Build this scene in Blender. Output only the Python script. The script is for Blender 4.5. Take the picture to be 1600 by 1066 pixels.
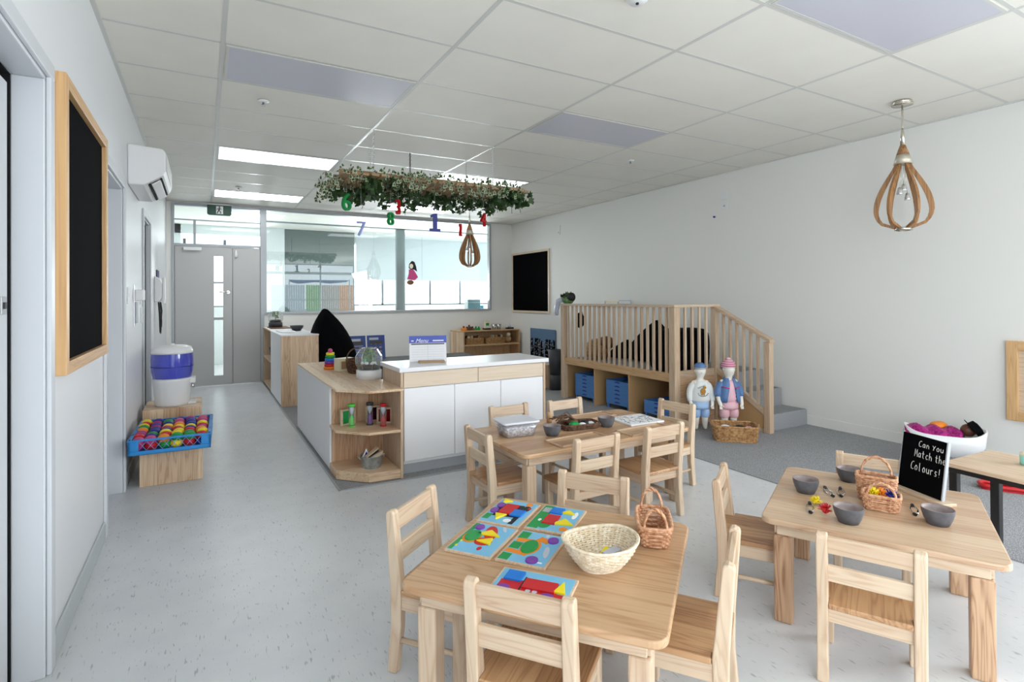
import bpy, bmesh, math, random
from mathutils import Vector, Matrix
random.seed(7)
for o in list(bpy.data.objects): bpy.data.objects.remove(o)
SC = bpy.context.scene
COL = SC.collection
PI = math.pi

# ------------------------------------------------------------ camera, world, lights, exposure
cam_d = bpy.data.cameras.new('camera'); cam = bpy.data.objects.new('camera', cam_d); COL.objects.link(cam)
cam_d.sensor_width = 36; cam_d.lens = 851.3/1600*36; cam_d.shift_y = (461.09-533)/1600
cam_d.clip_start = .05; cam_d.clip_end = 200
cam.matrix_world = (Matrix.Translation((0, 0, 1.326)) @ Matrix.Rotation(-.5146, 4, 'Z')
                    @ Matrix.Rotation(PI/2+.0054, 4, 'X') @ Matrix.Rotation(-.0056, 4, 'Z'))
SC.camera = cam

W_ = bpy.data.worlds.new('world'); SC.world = W_; W_.use_nodes = True
wn = W_.node_tree
bg = wn.nodes['Background']; bg.inputs[0].default_value = (.84, .915, 1, 1); bg.inputs[1].default_value = 2.05

def area(name, loc, rot, sx, sy, power, color=(1, 1, 1), spread=PI):
    l = bpy.data.lights.new(name, 'AREA'); l.shape = 'RECTANGLE'; l.size = sx; l.size_y = sy
    l.energy = power; l.color = color; l.spread = spread
    o = bpy.data.objects.new(name, l); COL.objects.link(o); o.location = loc; o.rotation_euler = rot
    return o
# added fill lamps at invented side windows; the rear glazing is lit by the sky itself
area('side_fill_right', (5.62, -1.75, 1.45), (PI/2-.45, 0, PI/2), 2.7, 2.0, 108, (.88, .94, 1))
area('side_fill_left', (-.70, -2.05, 1.3), (PI/2-.45, 0, -PI/2), 1.9, 1.9, 40, (.88, .94, 1))
# daylight through the windows of the next room
area('daylight_far', (4.2, 12.85, 1.9), (-PI/2, 0, 0), 6.5, 1.6, 620, (.96, .98, 1))
SC.view_settings.view_transform = 'Standard'; SC.view_settings.look = 'None'
SC.view_settings.exposure = 0.95; SC.view_settings.gamma = 1
SC.view_settings.use_curve_mapping = False

# ------------------------------------------------------------ materials
def srgb(r, g, b):
    f = lambda c: (c/255/12.92) if c/255 <= .04045 else ((c/255+.055)/1.055)**2.4
    return (f(r), f(g), f(b), 1)
def mat(name, col, rough=.5, metal=0, spec=.5, **k):
    m = bpy.data.materials.new(name); m.use_nodes = True
    b = m.node_tree.nodes['Principled BSDF']
    b.inputs['Base Color'].default_value = col if len(col) == 4 else (*col, 1)
    b.inputs['Roughness'].default_value = rough; b.inputs['Metallic'].default_value = metal
    b.inputs['Specular IOR Level'].default_value = spec
    for n, v in k.items(): b.inputs[n.replace('_', ' ')].default_value = v
    return m
def nodes(m): return m.node_tree.nodes, m.node_tree.links, m.node_tree.nodes['Principled BSDF']
def mottle(m, c1, c2, scale=40, detail=3, bump=0, stretch=(1, 1, 1), lo=.35, hi=.65):
    n, l, b = nodes(m)
    tc = n.new('ShaderNodeTexCoord'); mp = n.new('ShaderNodeMapping'); mp.inputs['Scale'].default_value = stretch
    nz = n.new('ShaderNodeTexNoise'); nz.inputs['Scale'].default_value = scale; nz.inputs['Detail'].default_value = detail
    cr = n.new('ShaderNodeValToRGB'); cr.color_ramp.elements[0].position = lo; cr.color_ramp.elements[1].position = hi
    cr.color_ramp.elements[0].color = c1; cr.color_ramp.elements[1].color = c2
    l.new(tc.outputs['Object'], mp.inputs[0]); l.new(mp.outputs[0], nz.inputs[0]); l.new(nz.outputs['Fac'], cr.inputs[0])
    l.new(cr.outputs[0], b.inputs['Base Color'])
    if bump:
        bp = n.new('ShaderNodeBump'); bp.inputs['Strength'].default_value = bump; bp.inputs['Distance'].default_value = .01
        l.new(nz.outputs['Fac'], bp.inputs['Height']); l.new(bp.outputs[0], b.inputs['Normal'])
    return m
def wood(name, axis, light, dark, rough=.42, boards=.0, scale=1.0, amount=.5):
    """pine / ash: long grain along axis, optional edge-glued boards of that width, tone varies per object"""
    m = mat(name, light, rough); n, l, b = nodes(m)
    tc = n.new('ShaderNodeTexCoord'); oi = n.new('ShaderNodeObjectInfo')
    ad = n.new('ShaderNodeVectorMath'); ad.operation = 'ADD'
    mu = n.new('ShaderNodeVectorMath'); mu.operation = 'SCALE'; mu.inputs[3].default_value = 3.0
    cx = n.new('ShaderNodeCombineXYZ')
    for i in range(3): l.new(oi.outputs['Random'], cx.inputs[i])
    l.new(cx.outputs[0], mu.inputs[0]); l.new(tc.outputs['Object'], ad.inputs[0]); l.new(mu.outputs[0], ad.inputs[1])
    sc = [17, 17, 17]; sc['xyz'.index(axis)] = 1.0
    mp = n.new('ShaderNodeMapping'); mp.inputs['Scale'].default_value = [v*scale for v in sc]
    l.new(ad.outputs[0], mp.inputs[0])
    n1 = n.new('ShaderNodeTexNoise'); n1.inputs['Scale'].default_value = 1.0; n1.inputs['Detail'].default_value = 2; n1.inputs['Distortion'].default_value = .6
    l.new(mp.outputs[0], n1.inputs[0])
    # growth rings from the stretched noise
    ml = n.new('ShaderNodeMath'); ml.operation = 'MULTIPLY'; ml.inputs[1].default_value = 9
    fr = n.new('ShaderNodeMath'); fr.operation = 'PINGPONG'; fr.inputs[1].default_value = .5
    l.new(n1.outputs['Fac'], ml.inputs[0]); l.new(ml.outputs[0], fr.inputs[0])
    n2 = n.new('ShaderNodeTexNoise'); n2.inputs['Scale'].default_value = 7; n2.inputs['Detail'].default_value = 3
    l.new(mp.outputs[0], n2.inputs[0])
    f2 = n.new('ShaderNodeMath'); f2.operation = 'MULTIPLY'; f2.inputs[1].default_value = 2; l.new(fr.outputs[0], f2.inputs[0])
    f3 = n.new('ShaderNodeMath'); f3.operation = 'POWER'; f3.inputs[1].default_value = 2.6; l.new(f2.outputs[0], f3.inputs[0])
    a1 = n.new('ShaderNodeMath'); a1.operation = 'MULTIPLY_ADD'; a1.inputs[1].default_value = .75; l.new(f3.outputs[0], a1.inputs[0])
    m2 = n.new('ShaderNodeMath'); m2.operation = 'MULTIPLY'; m2.inputs[1].default_value = .45; l.new(n2.outputs['Fac'], m2.inputs[0]); l.new(m2.outputs[0], a1.inputs[2])
    fac = a1.outputs[0]
    s1 = n.new('ShaderNodeMath'); s1.operation = 'SUBTRACT'; s1.inputs[1].default_value = .20; l.new(fac, s1.inputs[0]); fac = s1.outputs[0]
    am = n.new('ShaderNodeMath'); am.operation = 'MULTIPLY'; am.inputs[1].default_value = amount; l.new(fac, am.inputs[0]); fac = am.outputs[0]
    if boards:
        sx = n.new('ShaderNodeSeparateXYZ'); l.new(ad.outputs[0], sx.inputs[0])
        other = {'x': 'Y', 'y': 'X', 'z': 'X'}[axis]
        dv = n.new('ShaderNodeMath'); dv.operation = 'DIVIDE'; dv.inputs[1].default_value = boards
        if axis == 'z':
            sm = n.new('ShaderNodeMath'); sm.operation = 'ADD'; l.new(sx.outputs['X'], sm.inputs[0]); l.new(sx.outputs['Y'], sm.inputs[1]); l.new(sm.outputs[0], dv.inputs[0])
        else: l.new(sx.outputs[other], dv.inputs[0])
        fl = n.new('ShaderNodeMath'); fl.operation = 'FLOOR'; l.new(dv.outputs[0], fl.inputs[0])
        wh = n.new('ShaderNodeTexWhiteNoise'); wh.noise_dimensions = '1D'; l.new(fl.outputs[0], wh.inputs['W'])
        w2 = n.new('ShaderNodeMath'); w2.operation = 'MULTIPLY_ADD'; w2.inputs[1].default_value = .55; w2.inputs[2].default_value = -.12
        l.new(wh.outputs['Value'], w2.inputs[0])
        a2 = n.new('ShaderNodeMath'); a2.operation = 'ADD'; l.new(fac, a2.inputs[0]); l.new(w2.outputs[0], a2.inputs[1]); fac = a2.outputs[0]
        # shift the grain per board
        sh = n.new('ShaderNodeVectorMath'); sh.operation = 'ADD'; l.new(mp.outputs[0], sh.inputs[0]); l.new(wh.outputs['Color'], sh.inputs[1])
        s3 = n.new('ShaderNodeVectorMath'); s3.operation = 'SCALE'; s3.inputs[3].default_value = 7; l.new(wh.outputs['Color'], s3.inputs[0]); l.new(s3.outputs[0], sh.inputs[1])
        l.new(sh.outputs[0], n1.inputs[0]); l.new(sh.outputs[0], n2.inputs[0])
    rr = n.new('ShaderNodeMath'); rr.operation = 'MULTIPLY_ADD'; rr.inputs[1].default_value = .28; l.new(oi.outputs['Random'], rr.inputs[0]); l.new(fac, rr.inputs[2])
    mx = n.new('ShaderNodeMix'); mx.data_type = 'RGBA'; mx.clamp_factor = True
    l.new(rr.outputs[0], mx.inputs[0]); mx.inputs[6].default_value = light; mx.inputs[7].default_value = dark
    l.new(mx.outputs[2], b.inputs['Base Color'])
    return m
LW, DW = srgb(220, 199, 172), srgb(168, 118, 80)
M = {}
for ax in 'xyz':
    M['w'+ax] = wood('pale_pine_'+ax, ax, LW, DW, amount=.42)
    M['b'+ax] = wood('pine_board_'+ax, ax, srgb(244, 218, 184), srgb(178, 128, 88), boards=.085, amount=.5)
    M['m'+ax] = wood('honey_pine_'+ax, ax, srgb(222, 184, 138), srgb(160, 112, 70), amount=.55)
M['leg'] = wood('table_leg_ash', 'z', srgb(210, 174, 140), srgb(140, 96, 64), scale=1.1, amount=.8)
M['tableA'] = wood('table_pine', 'x', srgb(212, 176, 138), srgb(166, 122, 84), rough=.30, scale=.8, amount=.6)
M['tableB'] = wood('table_pine_boards', 'x', srgb(216, 178, 138), srgb(160, 110, 76), rough=.26, boards=.1, amount=.5)
M['tableC'] = wood('table_pale_pine', 'x', srgb(218, 192, 162), srgb(176, 134, 100), rough=.30, boards=.11, amount=.5)
M['laminate'] = wood('pale_maple_laminate', 'x', srgb(232, 214, 190), srgb(214, 190, 160), scale=.6, amount=.5)
M['mdf'] = mat('mdf_board', srgb(200, 160, 112), .6)
M['frame_pine'] = wood('frame_pine', 'z', srgb(226, 184, 132), srgb(178, 126, 76), amount=.5)
M['wall'] = mat('wall_paint', srgb(240, 239, 234), .5)
M['wall_left'] = mat('wall_paint_satin', srgb(234, 236, 238), .4)
M['white'] = mat('white_gloss_paint', srgb(214, 217, 221), .4)
M['white_lam'] = mat('white_laminate', srgb(244, 244, 246), .35)
M['plastic_white'] = mat('white_plastic', srgb(240, 240, 240), .3)
M['grey_door'] = mat('grey_door_paint', srgb(192, 191, 189), .45)
M['grey_frame'] = mat('grey_aluminium', srgb(176, 180, 184), .35, .3)
M['black'] = mat('black_chalkboard', srgb(7, 7, 9), .9, spec=.04)
M['blackfab'] = mat('black_fabric', srgb(9, 9, 11), .95, spec=.08)
M['blackplast'] = mat('black_plastic', srgb(22, 22, 24), .4)
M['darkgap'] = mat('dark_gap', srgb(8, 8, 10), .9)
M['steel'] = mat('brushed_steel', srgb(200, 200, 200), .28, 1)
M['nickel'] = mat('polished_nickel', srgb(214, 208, 196), .18, 1)
M['chrome'] = mat('chrome', srgb(225, 225, 228), .08, 1)
M['galv'] = mottle(mat('galvanised_zinc', srgb(170, 180, 186), .4, .7), srgb(150, 162, 170), srgb(190, 200, 206), 30)
M['bluegrey_bowl'] = mottle(mat('grey_ceramic', srgb(92, 94, 100), .5), srgb(84, 86, 92), srgb(100, 102, 108), 25)
M['bowl_in'] = mottle(mat('mauve_glaze', srgb(150, 135, 132), .4), srgb(136, 122, 120), srgb(164, 150, 146), 20)
M['wicker_pale'] = mottle(mat('pale_bamboo_weave', srgb(232, 216, 190), .6), srgb(216, 196, 164), srgb(242, 230, 208), 60)
M['wicker_red'] = mottle(mat('reddish_willow', srgb(206, 156, 120), .6), srgb(182, 124, 86), srgb(222, 176, 140), 70)
M['wicker_brown'] = mottle(mat('honey_cane', srgb(190, 146, 96), .55), srgb(150, 100, 56), srgb(206, 164, 112), 50)
M['wicker_dark'] = mottle(mat('dark_wicker', srgb(96, 66, 48), .7), srgb(60, 40, 30), srgb(122, 86, 62), 60)
M['glass_clear'] = mat('clear_glass', (1, 1, 1, 1), .02, Transmission_Weight=1, IOR=1.45)
M['blue_plastic'] = mat('blue_crate_plastic', srgb(44, 142, 214), .4)
M['blue_tray'] = mat('blue_tray_plastic', srgb(84, 138, 204), .42)
M['navy_plastic'] = mat('blue_tank_plastic', srgb(52, 56, 190), .12, Transmission_Weight=.35, IOR=1.3)
M['ivy'] = mottle(mat('ivy_leaf', srgb(46, 84, 34), .45), srgb(22, 46, 20), srgb(62, 96, 42), 12)
M['ivy_rim'] = mat('cream_leaf_rim', srgb(206, 214, 182), .55)
M['pallet'] = wood('pallet_wood', 'y', srgb(192, 160, 122), srgb(120, 92, 66), rough=.8, amount=.7)
M['paper'] = mat('white_paper', srgb(240, 240, 242), .7)
M['chalk'] = mat('white_chalk', srgb(235, 235, 230), .9)
def flat(key, rgb, rough=.45, **k):
    M[key] = mat(key, srgb(*rgb), rough, **k); return M[key]
for k_, v_ in dict(red=(200, 28, 36), yellow=(244, 220, 20), green=(16, 150, 70), purple=(122, 60, 160), blue=(20, 120, 214), orange=(240, 140, 30),
                   lightblue=(124, 190, 226), ink=(20, 18, 22), cloudgrey=(196, 200, 214), navy=(34, 44, 140), denim=(92, 128, 178), paledenim=(160, 190, 226),
                   pink=(238, 190, 200), hotpink=(200, 70, 130), magenta=(176, 18, 120), skin_white=(240, 236, 226), darkskin=(104, 62, 48),
                   brown=(120, 80, 50), posterblue=(36, 70, 150), calblue=(84, 100, 190), mint=(150, 220, 206), sandbrown=(176, 140, 100),
                   limegreen=(90, 210, 70), lavender=(150, 160, 220), chalkgrey=(176, 180, 186), darkgrey=(60, 62, 68), teal=(20, 120, 150), cream=(236, 226, 196)).items():
    flat(k_, v_)

# floor vinyl with flecks, speckled carpet, ceiling tile
def vinyl():
    m = mat('fleck_vinyl', srgb(190, 194, 196), .30, spec=.45); n, l, b = nodes(m)
    tc = n.new('ShaderNodeTexCoord')
    nz = n.new('ShaderNodeTexNoise'); nz.inputs['Scale'].default_value = 5; nz.inputs['Detail'].default_value = 4
    l.new(tc.outputs['Object'], nz.inputs[0])
    c1 = n.new('ShaderNodeValToRGB'); c1.color_ramp.elements[0].position = .3; c1.color_ramp.elements[1].position = .7
    c1.color_ramp.elements[0].color = srgb(214, 216, 219); c1.color_ramp.elements[1].color = srgb(222, 224, 226)
    l.new(nz.outputs['Fac'], c1.inputs[0])
    mp = n.new('ShaderNodeMapping'); mp.inputs['Scale'].default_value = (150, 22, 50); l.new(tc.outputs['Object'], mp.inputs[0])
    f = n.new('ShaderNodeTexNoise'); f.inputs['Scale'].default_value = 1; f.inputs['Detail'].default_value = 1; l.new(mp.outputs[0], f.inputs[0])
    mp3 = n.new('ShaderNodeMapping'); mp3.inputs['Scale'].default_value = (30, 14, 9); l.new(tc.outputs['Object'], mp3.inputs[0])
    g = n.new('ShaderNodeTexNoise'); g.inputs['Scale'].default_value = 1; g.inputs['Detail'].default_value = 1; l.new(mp3.outputs[0], g.inputs[0])
    s = n.new('ShaderNodeMath'); s.operation = 'MULTIPLY_ADD'; s.inputs[1].default_value = .45; l.new(g.outputs['Fac'], s.inputs[0]); l.new(f.outputs['Fac'], s.inputs[2])
    c2 = n.new('ShaderNodeValToRGB'); c2.color_ramp.elements[0].position = .895; c2.color_ramp.elements[1].position = .99
    c2.color_ramp.elements[0].color = (0, 0, 0, 1); c2.color_ramp.elements[1].color = (.75, .75, .75, 1); l.new(s.outputs[0], c2.inputs[0])
    mx = n.new('ShaderNodeMix'); mx.data_type = 'RGBA'; l.new(c2.outputs[0], mx.inputs[0]); l.new(c1.outputs[0], mx.inputs[6]); mx.inputs[7].default_value = srgb(160, 162, 164)
    l.new(mx.outputs[2], b.inputs['Base Color'])
    return m
def carpet():
    m = mat('speckled_carpet', srgb(140, 142, 146), .95, spec=.1); n, l, b = nodes(m)
    tc = n.new('ShaderNodeTexCoord'); nz = n.new('ShaderNodeTexNoise'); nz.inputs['Scale'].default_value = 130; nz.inputs['Detail'].default_value = 2
    l.new(tc.outputs['Object'], nz.inputs[0])
    nz.inputs['Scale'].default_value = 200
    c = n.new('ShaderNodeValToRGB'); c.color_ramp.elements[0].position = .38; c.color_ramp.elements[1].position = .62
    c.color_ramp.elements[0].color = srgb(124, 125, 127); c.color_ramp.elements[1].color = srgb(184, 185, 188)
    l.new(nz.outputs['Fac'], c.inputs[0]); l.new(c.outputs[0], b.inputs['Base Color'])
    bp = n.new('ShaderNodeBump'); bp.inputs['Strength'].default_value = .5; bp.inputs['Distance'].default_value = .004
    l.new(nz.outputs['Fac'], bp.inputs['Height']); l.new(bp.outputs[0], b.inputs['Normal'])
    return m
flat('green_pale', (120, 170, 60)); flat('skyblue', (96, 128, 160)); flat('pinkgrey', (196, 170, 160))
M['vinyl'] = vinyl(); M['carpet'] = carpet()
M['tile'] = mottle(mat('ceiling_tile', srgb(242, 239, 229), .6), srgb(241, 238, 228), srgb(244, 241, 231), 3)
M['grid'] = mat('ceiling_grid_metal', srgb(214, 214, 209), .28)
def lit(name, col, L):
    m = mat(name, col, .3); b_ = m.node_tree.nodes['Principled BSDF']; b_.inputs['Emission Color'].default_value = (.93, .98, 1, 1); b_.inputs['Emission Strength'].default_value = L; return m
M['lit_panel'] = lit('lit_light_diffuser', srgb(220, 224, 226), 4.6)
M['dim_panel'] = lit('dim_light_diffuser', srgb(206, 208, 214), .9)
M['diffuser'] = mat('light_diffuser', srgb(206, 206, 216), .3)
def winglass():
    m = bpy.data.materials.new('window_glass'); m.use_nodes = True; n = m.node_tree.nodes; l = m.node_tree.links
    n.remove(n['Principled BSDF']); out = n['Material Output']
    t = n.new('ShaderNodeBsdfTransparent'); t.inputs[0].default_value = (.93, .96, .96, 1)
    g = n.new('ShaderNodeBsdfGlossy'); g.inputs['Roughness'].default_value = 0.0
    fr = n.new('ShaderNodeFresnel'); fr.inputs[0].default_value = 1.5
    a = n.new('ShaderNodeMath'); a.operation = 'MULTIPLY_ADD'; a.inputs[1].default_value = 1.6; a.inputs[2].default_value = .03
    l.new(fr.outputs[0], a.inputs[0]); mx = n.new('ShaderNodeMixShader'); l.new(a.outputs[0], mx.inputs[0])
    l.new(t.outputs[0], mx.inputs[1]); l.new(g.outputs[0], mx.inputs[2]); l.new(mx.outputs[0], out.inputs[0])
    return m
M['winglass'] = winglass()
def thin(name, tint, alpha_white=.2, refl=.06):
    m = bpy.data.materials.new(name); m.use_nodes = True; n = m.node_tree.nodes; l = m.node_tree.links
    n.remove(n['Principled BSDF']); out = n['Material Output']
    t = n.new('ShaderNodeBsdfTransparent'); t.inputs[0].default_value = tint
    d = n.new('ShaderNodeBsdfDiffuse'); d.inputs[0].default_value = tint
    g = n.new('ShaderNodeBsdfGlossy'); g.inputs['Roughness'].default_value = .05
    m1 = n.new('ShaderNodeMixShader'); m1.inputs[0].default_value = alpha_white; l.new(t.outputs[0], m1.inputs[1]); l.new(d.outputs[0], m1.inputs[2])
    m2 = n.new('ShaderNodeMixShader'); lw = n.new('ShaderNodeLayerWeight'); lw.inputs[0].default_value = .3
    a = n.new('ShaderNodeMath'); a.operation = 'MULTIPLY_ADD'; a.inputs[1].default_value = .5; a.inputs[2].default_value = refl; l.new(lw.outputs['Facing'], a.inputs[0])
    l.new(a.outputs[0], m2.inputs[0]); l.new(m1.outputs[0], m2.inputs[1]); l.new(g.outputs[0], m2.inputs[2]); l.new(m2.outputs[0], out.inputs[0])
    return m
M['thinglass'] = thin('thin_glass', (.95, .97, .96, 1), .06, .05)
M['lidp'] = thin('milky_lid_plastic', (.90, .91, .95, 1), .8, .05)
M['tub'] = thin('frosted_tub_plastic', (.92, .93, .97, 1), .22, .05)
M['tank'] = thin('blue_translucent_tank', (.16, .20, .90, 1), .42, .06)
M['green_glow'] = mat('exit_sign_green', srgb(18, 70, 52), .4)

# ------------------------------------------------------------ mesh helpers
class MB:
    def __init__(s): s.bm = bmesh.new(); s.mi = 0
    def _faces(s, vs, fs, smooth=False):
        v = [s.bm.verts.new(p) for p in vs]
        for f in fs:
            try:
                F = s.bm.faces.new([v[i] for i in f]); F.material_index = s.mi; F.smooth = smooth
            except ValueError: pass
        return v
    def box(s, x0, x1, y0, y1, z0, z1, M4=None):
        P = [(x0, y0, z0), (x1, y0, z0), (x1, y1, z0), (x0, y1, z0), (x0, y0, z1), (x1, y0, z1), (x1, y1, z1), (x0, y1, z1)]
        if M4 is not None: P = [M4 @ Vector(p) for p in P]
        s._faces(P, [(0, 3, 2, 1), (4, 5, 6, 7), (0, 1, 5, 4), (1, 2, 6, 5), (2, 3, 7, 6), (3, 0, 4, 7)]); return s
    def prism(s, pts, a, b, axis='z', M4=None):
        """extrude the polygon pts from a to b along axis; pts are the two other coordinates in order"""
        def P(p, h):
            q = {'z': (p[0], p[1], h), 'y': (p[0], h, p[1]), 'x': (h, p[0], p[1])}[axis]
            return M4 @ Vector(q) if M4 is not None else q
        n = len(pts); vs = [P(p, a) for p in pts]+[P(p, b) for p in pts]
        s._faces(vs, [tuple(range(n))[::-1], tuple(range(n, 2*n))]+[(i, (i+1) % n, n+(i+1) % n, n+i) for i in range(n)]); return s
    def tube(s, pts, r, n=8, closed=False, cap=True, flat=1.0, smooth=True):
        pts = [Vector(p) for p in pts]; N = len(pts); rr = r if isinstance(r, (list, tuple)) else [r]*N
        ring = []; up = None
        for i, p in enumerate(pts):
            if closed: t = pts[(i+1) % N]-pts[i-1]
            else: t = pts[min(i+1, N-1)]-pts[max(i-1, 0)]
            if t.length < 1e-9: t = Vector((0, 0, 1))
            t.normalize()
            if up is None:
                up = Vector((0, 0, 1)) if abs(t.z) < .9 else Vector((1, 0, 0))
            u = up-t*up.dot(t)
            if u.length < 1e-6: u = t.orthogonal()
            u.normalize(); up = u; v = t.cross(u)
            ring.append([s.bm.verts.new(p+(u*math.cos(2*PI*k/n)*flat+v*math.sin(2*PI*k/n))*rr[i]) for k in range(n)])
        for i in range(N if closed else N-1):
            A, B = ring[i], ring[(i+1) % N]
            for k in range(n):
                F = s.bm.faces.new((A[k], A[(k+1) % n], B[(k+1) % n], B[k])); F.smooth = smooth; F.material_index = s.mi
        if cap and not closed:
            for R in (ring[0][::-1], ring[-1]):
                F = s.bm.faces.new(R); F.material_index = s.mi
        return s
    def loft(s, rings, smooth=True, cap=True):
        """rings: list of closed lists of points, same count"""
        R = [[s.bm.verts.new(p) for p in r] for r in rings]; n = len(R[0])
        for A, B in zip(R, R[1:]):
            for k in range(n):
                F = s.bm.faces.new((A[k], A[(k+1) % n], B[(k+1) % n], B[k])); F.smooth = smooth; F.material_index = s.mi
        if cap:
            for q in (R[0][::-1], R[-1]):
                F = s.bm.faces.new(q); F.material_index = s.mi
        return s
    def lathe(s, prof, n=24, c=(0, 0, 0), sx=1, sy=1, cap=True, smooth=True):
        s.loft([[(c[0]+r*sx*math.cos(2*PI*k/n), c[1]+r*sy*math.sin(2*PI*k/n), c[2]+z) for k in range(n)] for r, z in prof], smooth, cap); return s
    def ball(s, c, r, n=14, m=9, sx=1, sy=1, sz=1, jit=0):
        pr = []
        for j in range(1, m): a = PI*j/m; pr.append((r*math.sin(a), -r*math.cos(a)*sz))
        rings = []
        for q, z in pr:
            rings.append([(c[0]+q*sx*math.cos(2*PI*k/n)*(1+random.uniform(-jit, jit)), c[1]+q*sy*math.sin(2*PI*k/n)*(1+random.uniform(-jit, jit)), c[2]+z) for k in range(n)])
        s.loft(rings); return s
    def cyl(s, c, r, z0, z1, n=20): return s.lathe([(r, z0), (r, z1)], n, c, smooth=True)
    def build(s, name, m, parent=None, bevel=0, seg=2, loc=None, rot=None, sub=0, auto=True):
        me = bpy.data.meshes.new(name); bmesh.ops.recalc_face_normals(s.bm, faces=s.bm.faces[:])
        s.bm.to_mesh(me); s.bm.free()
        for q in (m if isinstance(m, (list, tuple)) else [m]): me.materials.append(M[q] if isinstance(q, str) else q)
        o = bpy.data.objects.new(name, me); COL.objects.link(o)
        if parent: o.parent = parent
        if loc: o.location = loc
        if rot: o.rotation_euler = rot
        if bevel:
            b = o.modifiers.new('bevel', 'BEVEL'); b.width = bevel; b.segments = seg; b.limit_method = 'ANGLE'; b.angle_limit = .7
        if sub:
            b = o.modifiers.new('subd', 'SUBSURF'); b.levels = sub; b.render_levels = sub
        return o
def rrect(x0, x1, y0, y1, r, n=5):
    P = []
    for cx, cy, a in ((x1-r, y1-r, 0), (x0+r, y1-r, PI/2), (x0+r, y0+r, PI), (x1-r, y0+r, 1.5*PI)):
        for i in range(n+1): t = a+PI/2*i/n; P.append((cx+r*math.cos(t), cy+r*math.sin(t)))
    return P
def thing(name, label, cat, loc=(0, 0, 0), rz=0, group=None):
    o = bpy.data.objects.new(name, None); COL.objects.link(o); o.empty_display_size = .1
    o.location = loc; o.rotation_euler = (0, 0, rz); o['label'] = label; o['category'] = cat
    if group: o['group'] = group
    return o
def tag(o, label, cat, group=None, kind=None):
    o['label'] = label; o['category'] = cat
    if group: o['group'] = group
    if kind: o['kind'] = kind
    return o
def part(o, label): o['label'] = label; return o
def struct(o, label=None):
    o['kind'] = 'structure'
    if label: o['label'] = label; 
    return o
def dup(root, loc, rz, label, group=None):
    r = root.copy(); COL.objects.link(r); r.location = loc; r.rotation_euler = (0, 0, rz); r['label'] = label
    if group: r['group'] = group
    for ch in list(root.children):
        c = ch.copy(); COL.objects.link(c); c.parent = r
        for g in list(ch.children):
            d = g.copy(); COL.objects.link(d); d.parent = c
    return r
def text_mesh(name, body, size, m, parent, loc, rot, extrude=.002, align='CENTER', shear=0, mirror=False):
    cu = bpy.data.curves.new(name, 'FONT'); cu.body = body; cu.size = size; cu.extrude = extrude; cu.align_x = align; cu.align_y = 'CENTER'; cu.shear = shear
    t = bpy.data.objects.new(name+'_t', cu); COL.objects.link(t)
    dg = bpy.context.evaluated_depsgraph_get(); me = bpy.data.meshes.new_from_object(t.evaluated_get(dg))
    bpy.data.objects.remove(t); bpy.data.curves.remove(cu)
    me.name = name; me.materials.clear(); me.materials.append(M[m] if isinstance(m, str) else m)
    o = bpy.data.objects.new(name, me); COL.objects.link(o); o.parent = parent; o.location = loc; o.rotation_euler = rot
    return o

# ------------------------------------------------------------ room shell
XL, XR, YB, YF, CZ = -.488, 5.425, 9.6, -3.4, 2.81
struct(MB().box(XL-1.2, XR+.3, YF-.1, YB+3.6, -.12, 0).build('floor', 'vinyl'))
c = MB()
c.prism([(.815, 3.86), (3.52, 3.86), (3.52, YF), (XR, YF), (XR, YB), (.815, YB)], .0, .006)
struct(c.build('floor_carpet', 'carpet'))
t_ = MB().box(.805, 3.525, 3.848, 3.862, 0, .009).box(.805, .817, 3.85, 9.55, 0, .009)
struct(t_.build('trim_1', 'grey_frame'))
# ceiling: tiles + exposed grid, openings filled by the light panels
U0, V0 = .1, 3.56          # a grid crossing
us = [-1.1, .1, 1.275, 2.46, 3.65, 4.84, 6.02]
us = [U0+1.193*i for i in range(-1, 6)]
vs_ = [V0+.597*i for i in range(-17, 11)]
struct(MB().box(XL-.1, XR+.1, YF-.1, YB+.08, CZ+.004, CZ+.05).build('ceiling', 'tile'))
g = MB()
for u in us[1:]:
    if u < XR: g.box(u-.012, u+.012, YF, YB, CZ+.0025, CZ+.006)
for v in vs_:
    if YF < v < YB: g.box(XL, XR, v-.011, v+.011, CZ+.003, CZ+.006)
g.box(XL, XL+.022, YF, YB, CZ-.006, CZ+.006); g.box(XR-.022, XR, YF, YB, CZ-.006, CZ+.006); g.box(XL, XR, YB-.022, YB, CZ-.006, CZ+.006)
struct(g.build('ceiling_grid', 'grid'))
LP = [(0, 0, 'flat ceiling light panel nearest the camera on the left, switched off'),
      (0, 4, 'ceiling light panel over the corridor, second of the left row'),
      (0, 8, 'brightly lit ceiling light panel closest to the grey double door'),
      (2, 0, 'ceiling light panel in the middle of the ceiling, before the hanging pallet'),
      (2, 4, 'ceiling light panel above the far end of the hanging pallet'),
      (2, 8, 'brightly lit ceiling light panel near the interior window, middle row'),
      (2, -4, 'large looking ceiling light panel at the upper right edge of the photo')]
for i, j, lab in LP:
    x0, x1, y0, y1 = U0+1.193*i+.02, U0+1.193*(i+1)-.02, V0+.597*j+.02, V0+.597*(j+1)-.02
    t = thing('ceiling_light', lab, 'ceiling light', ((x0+x1)/2, (y0+y1)/2, CZ), 0, 'ceiling light panels')
    w, h = (x1-x0)/2, (y1-y0)/2
    MB().box(-w+.012, w-.012, -h+.012, h-.012, .000, .003).build('diffuser', 'lit_panel' if j == 8 else 'dim_panel' if j == 4 else 'diffuser', t)
    f = MB()
    f.box(-w+.015, w-.015, -h, -h+.015, -.001, .003).box(-w+.015, w-.015, h-.015, h, -.001, .003).box(-w, -w+.015, -h, h, -.001, .003).box(w-.015, w, -h, h, -.001, .003)
    f.build('frame', 'grid', t)
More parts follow.
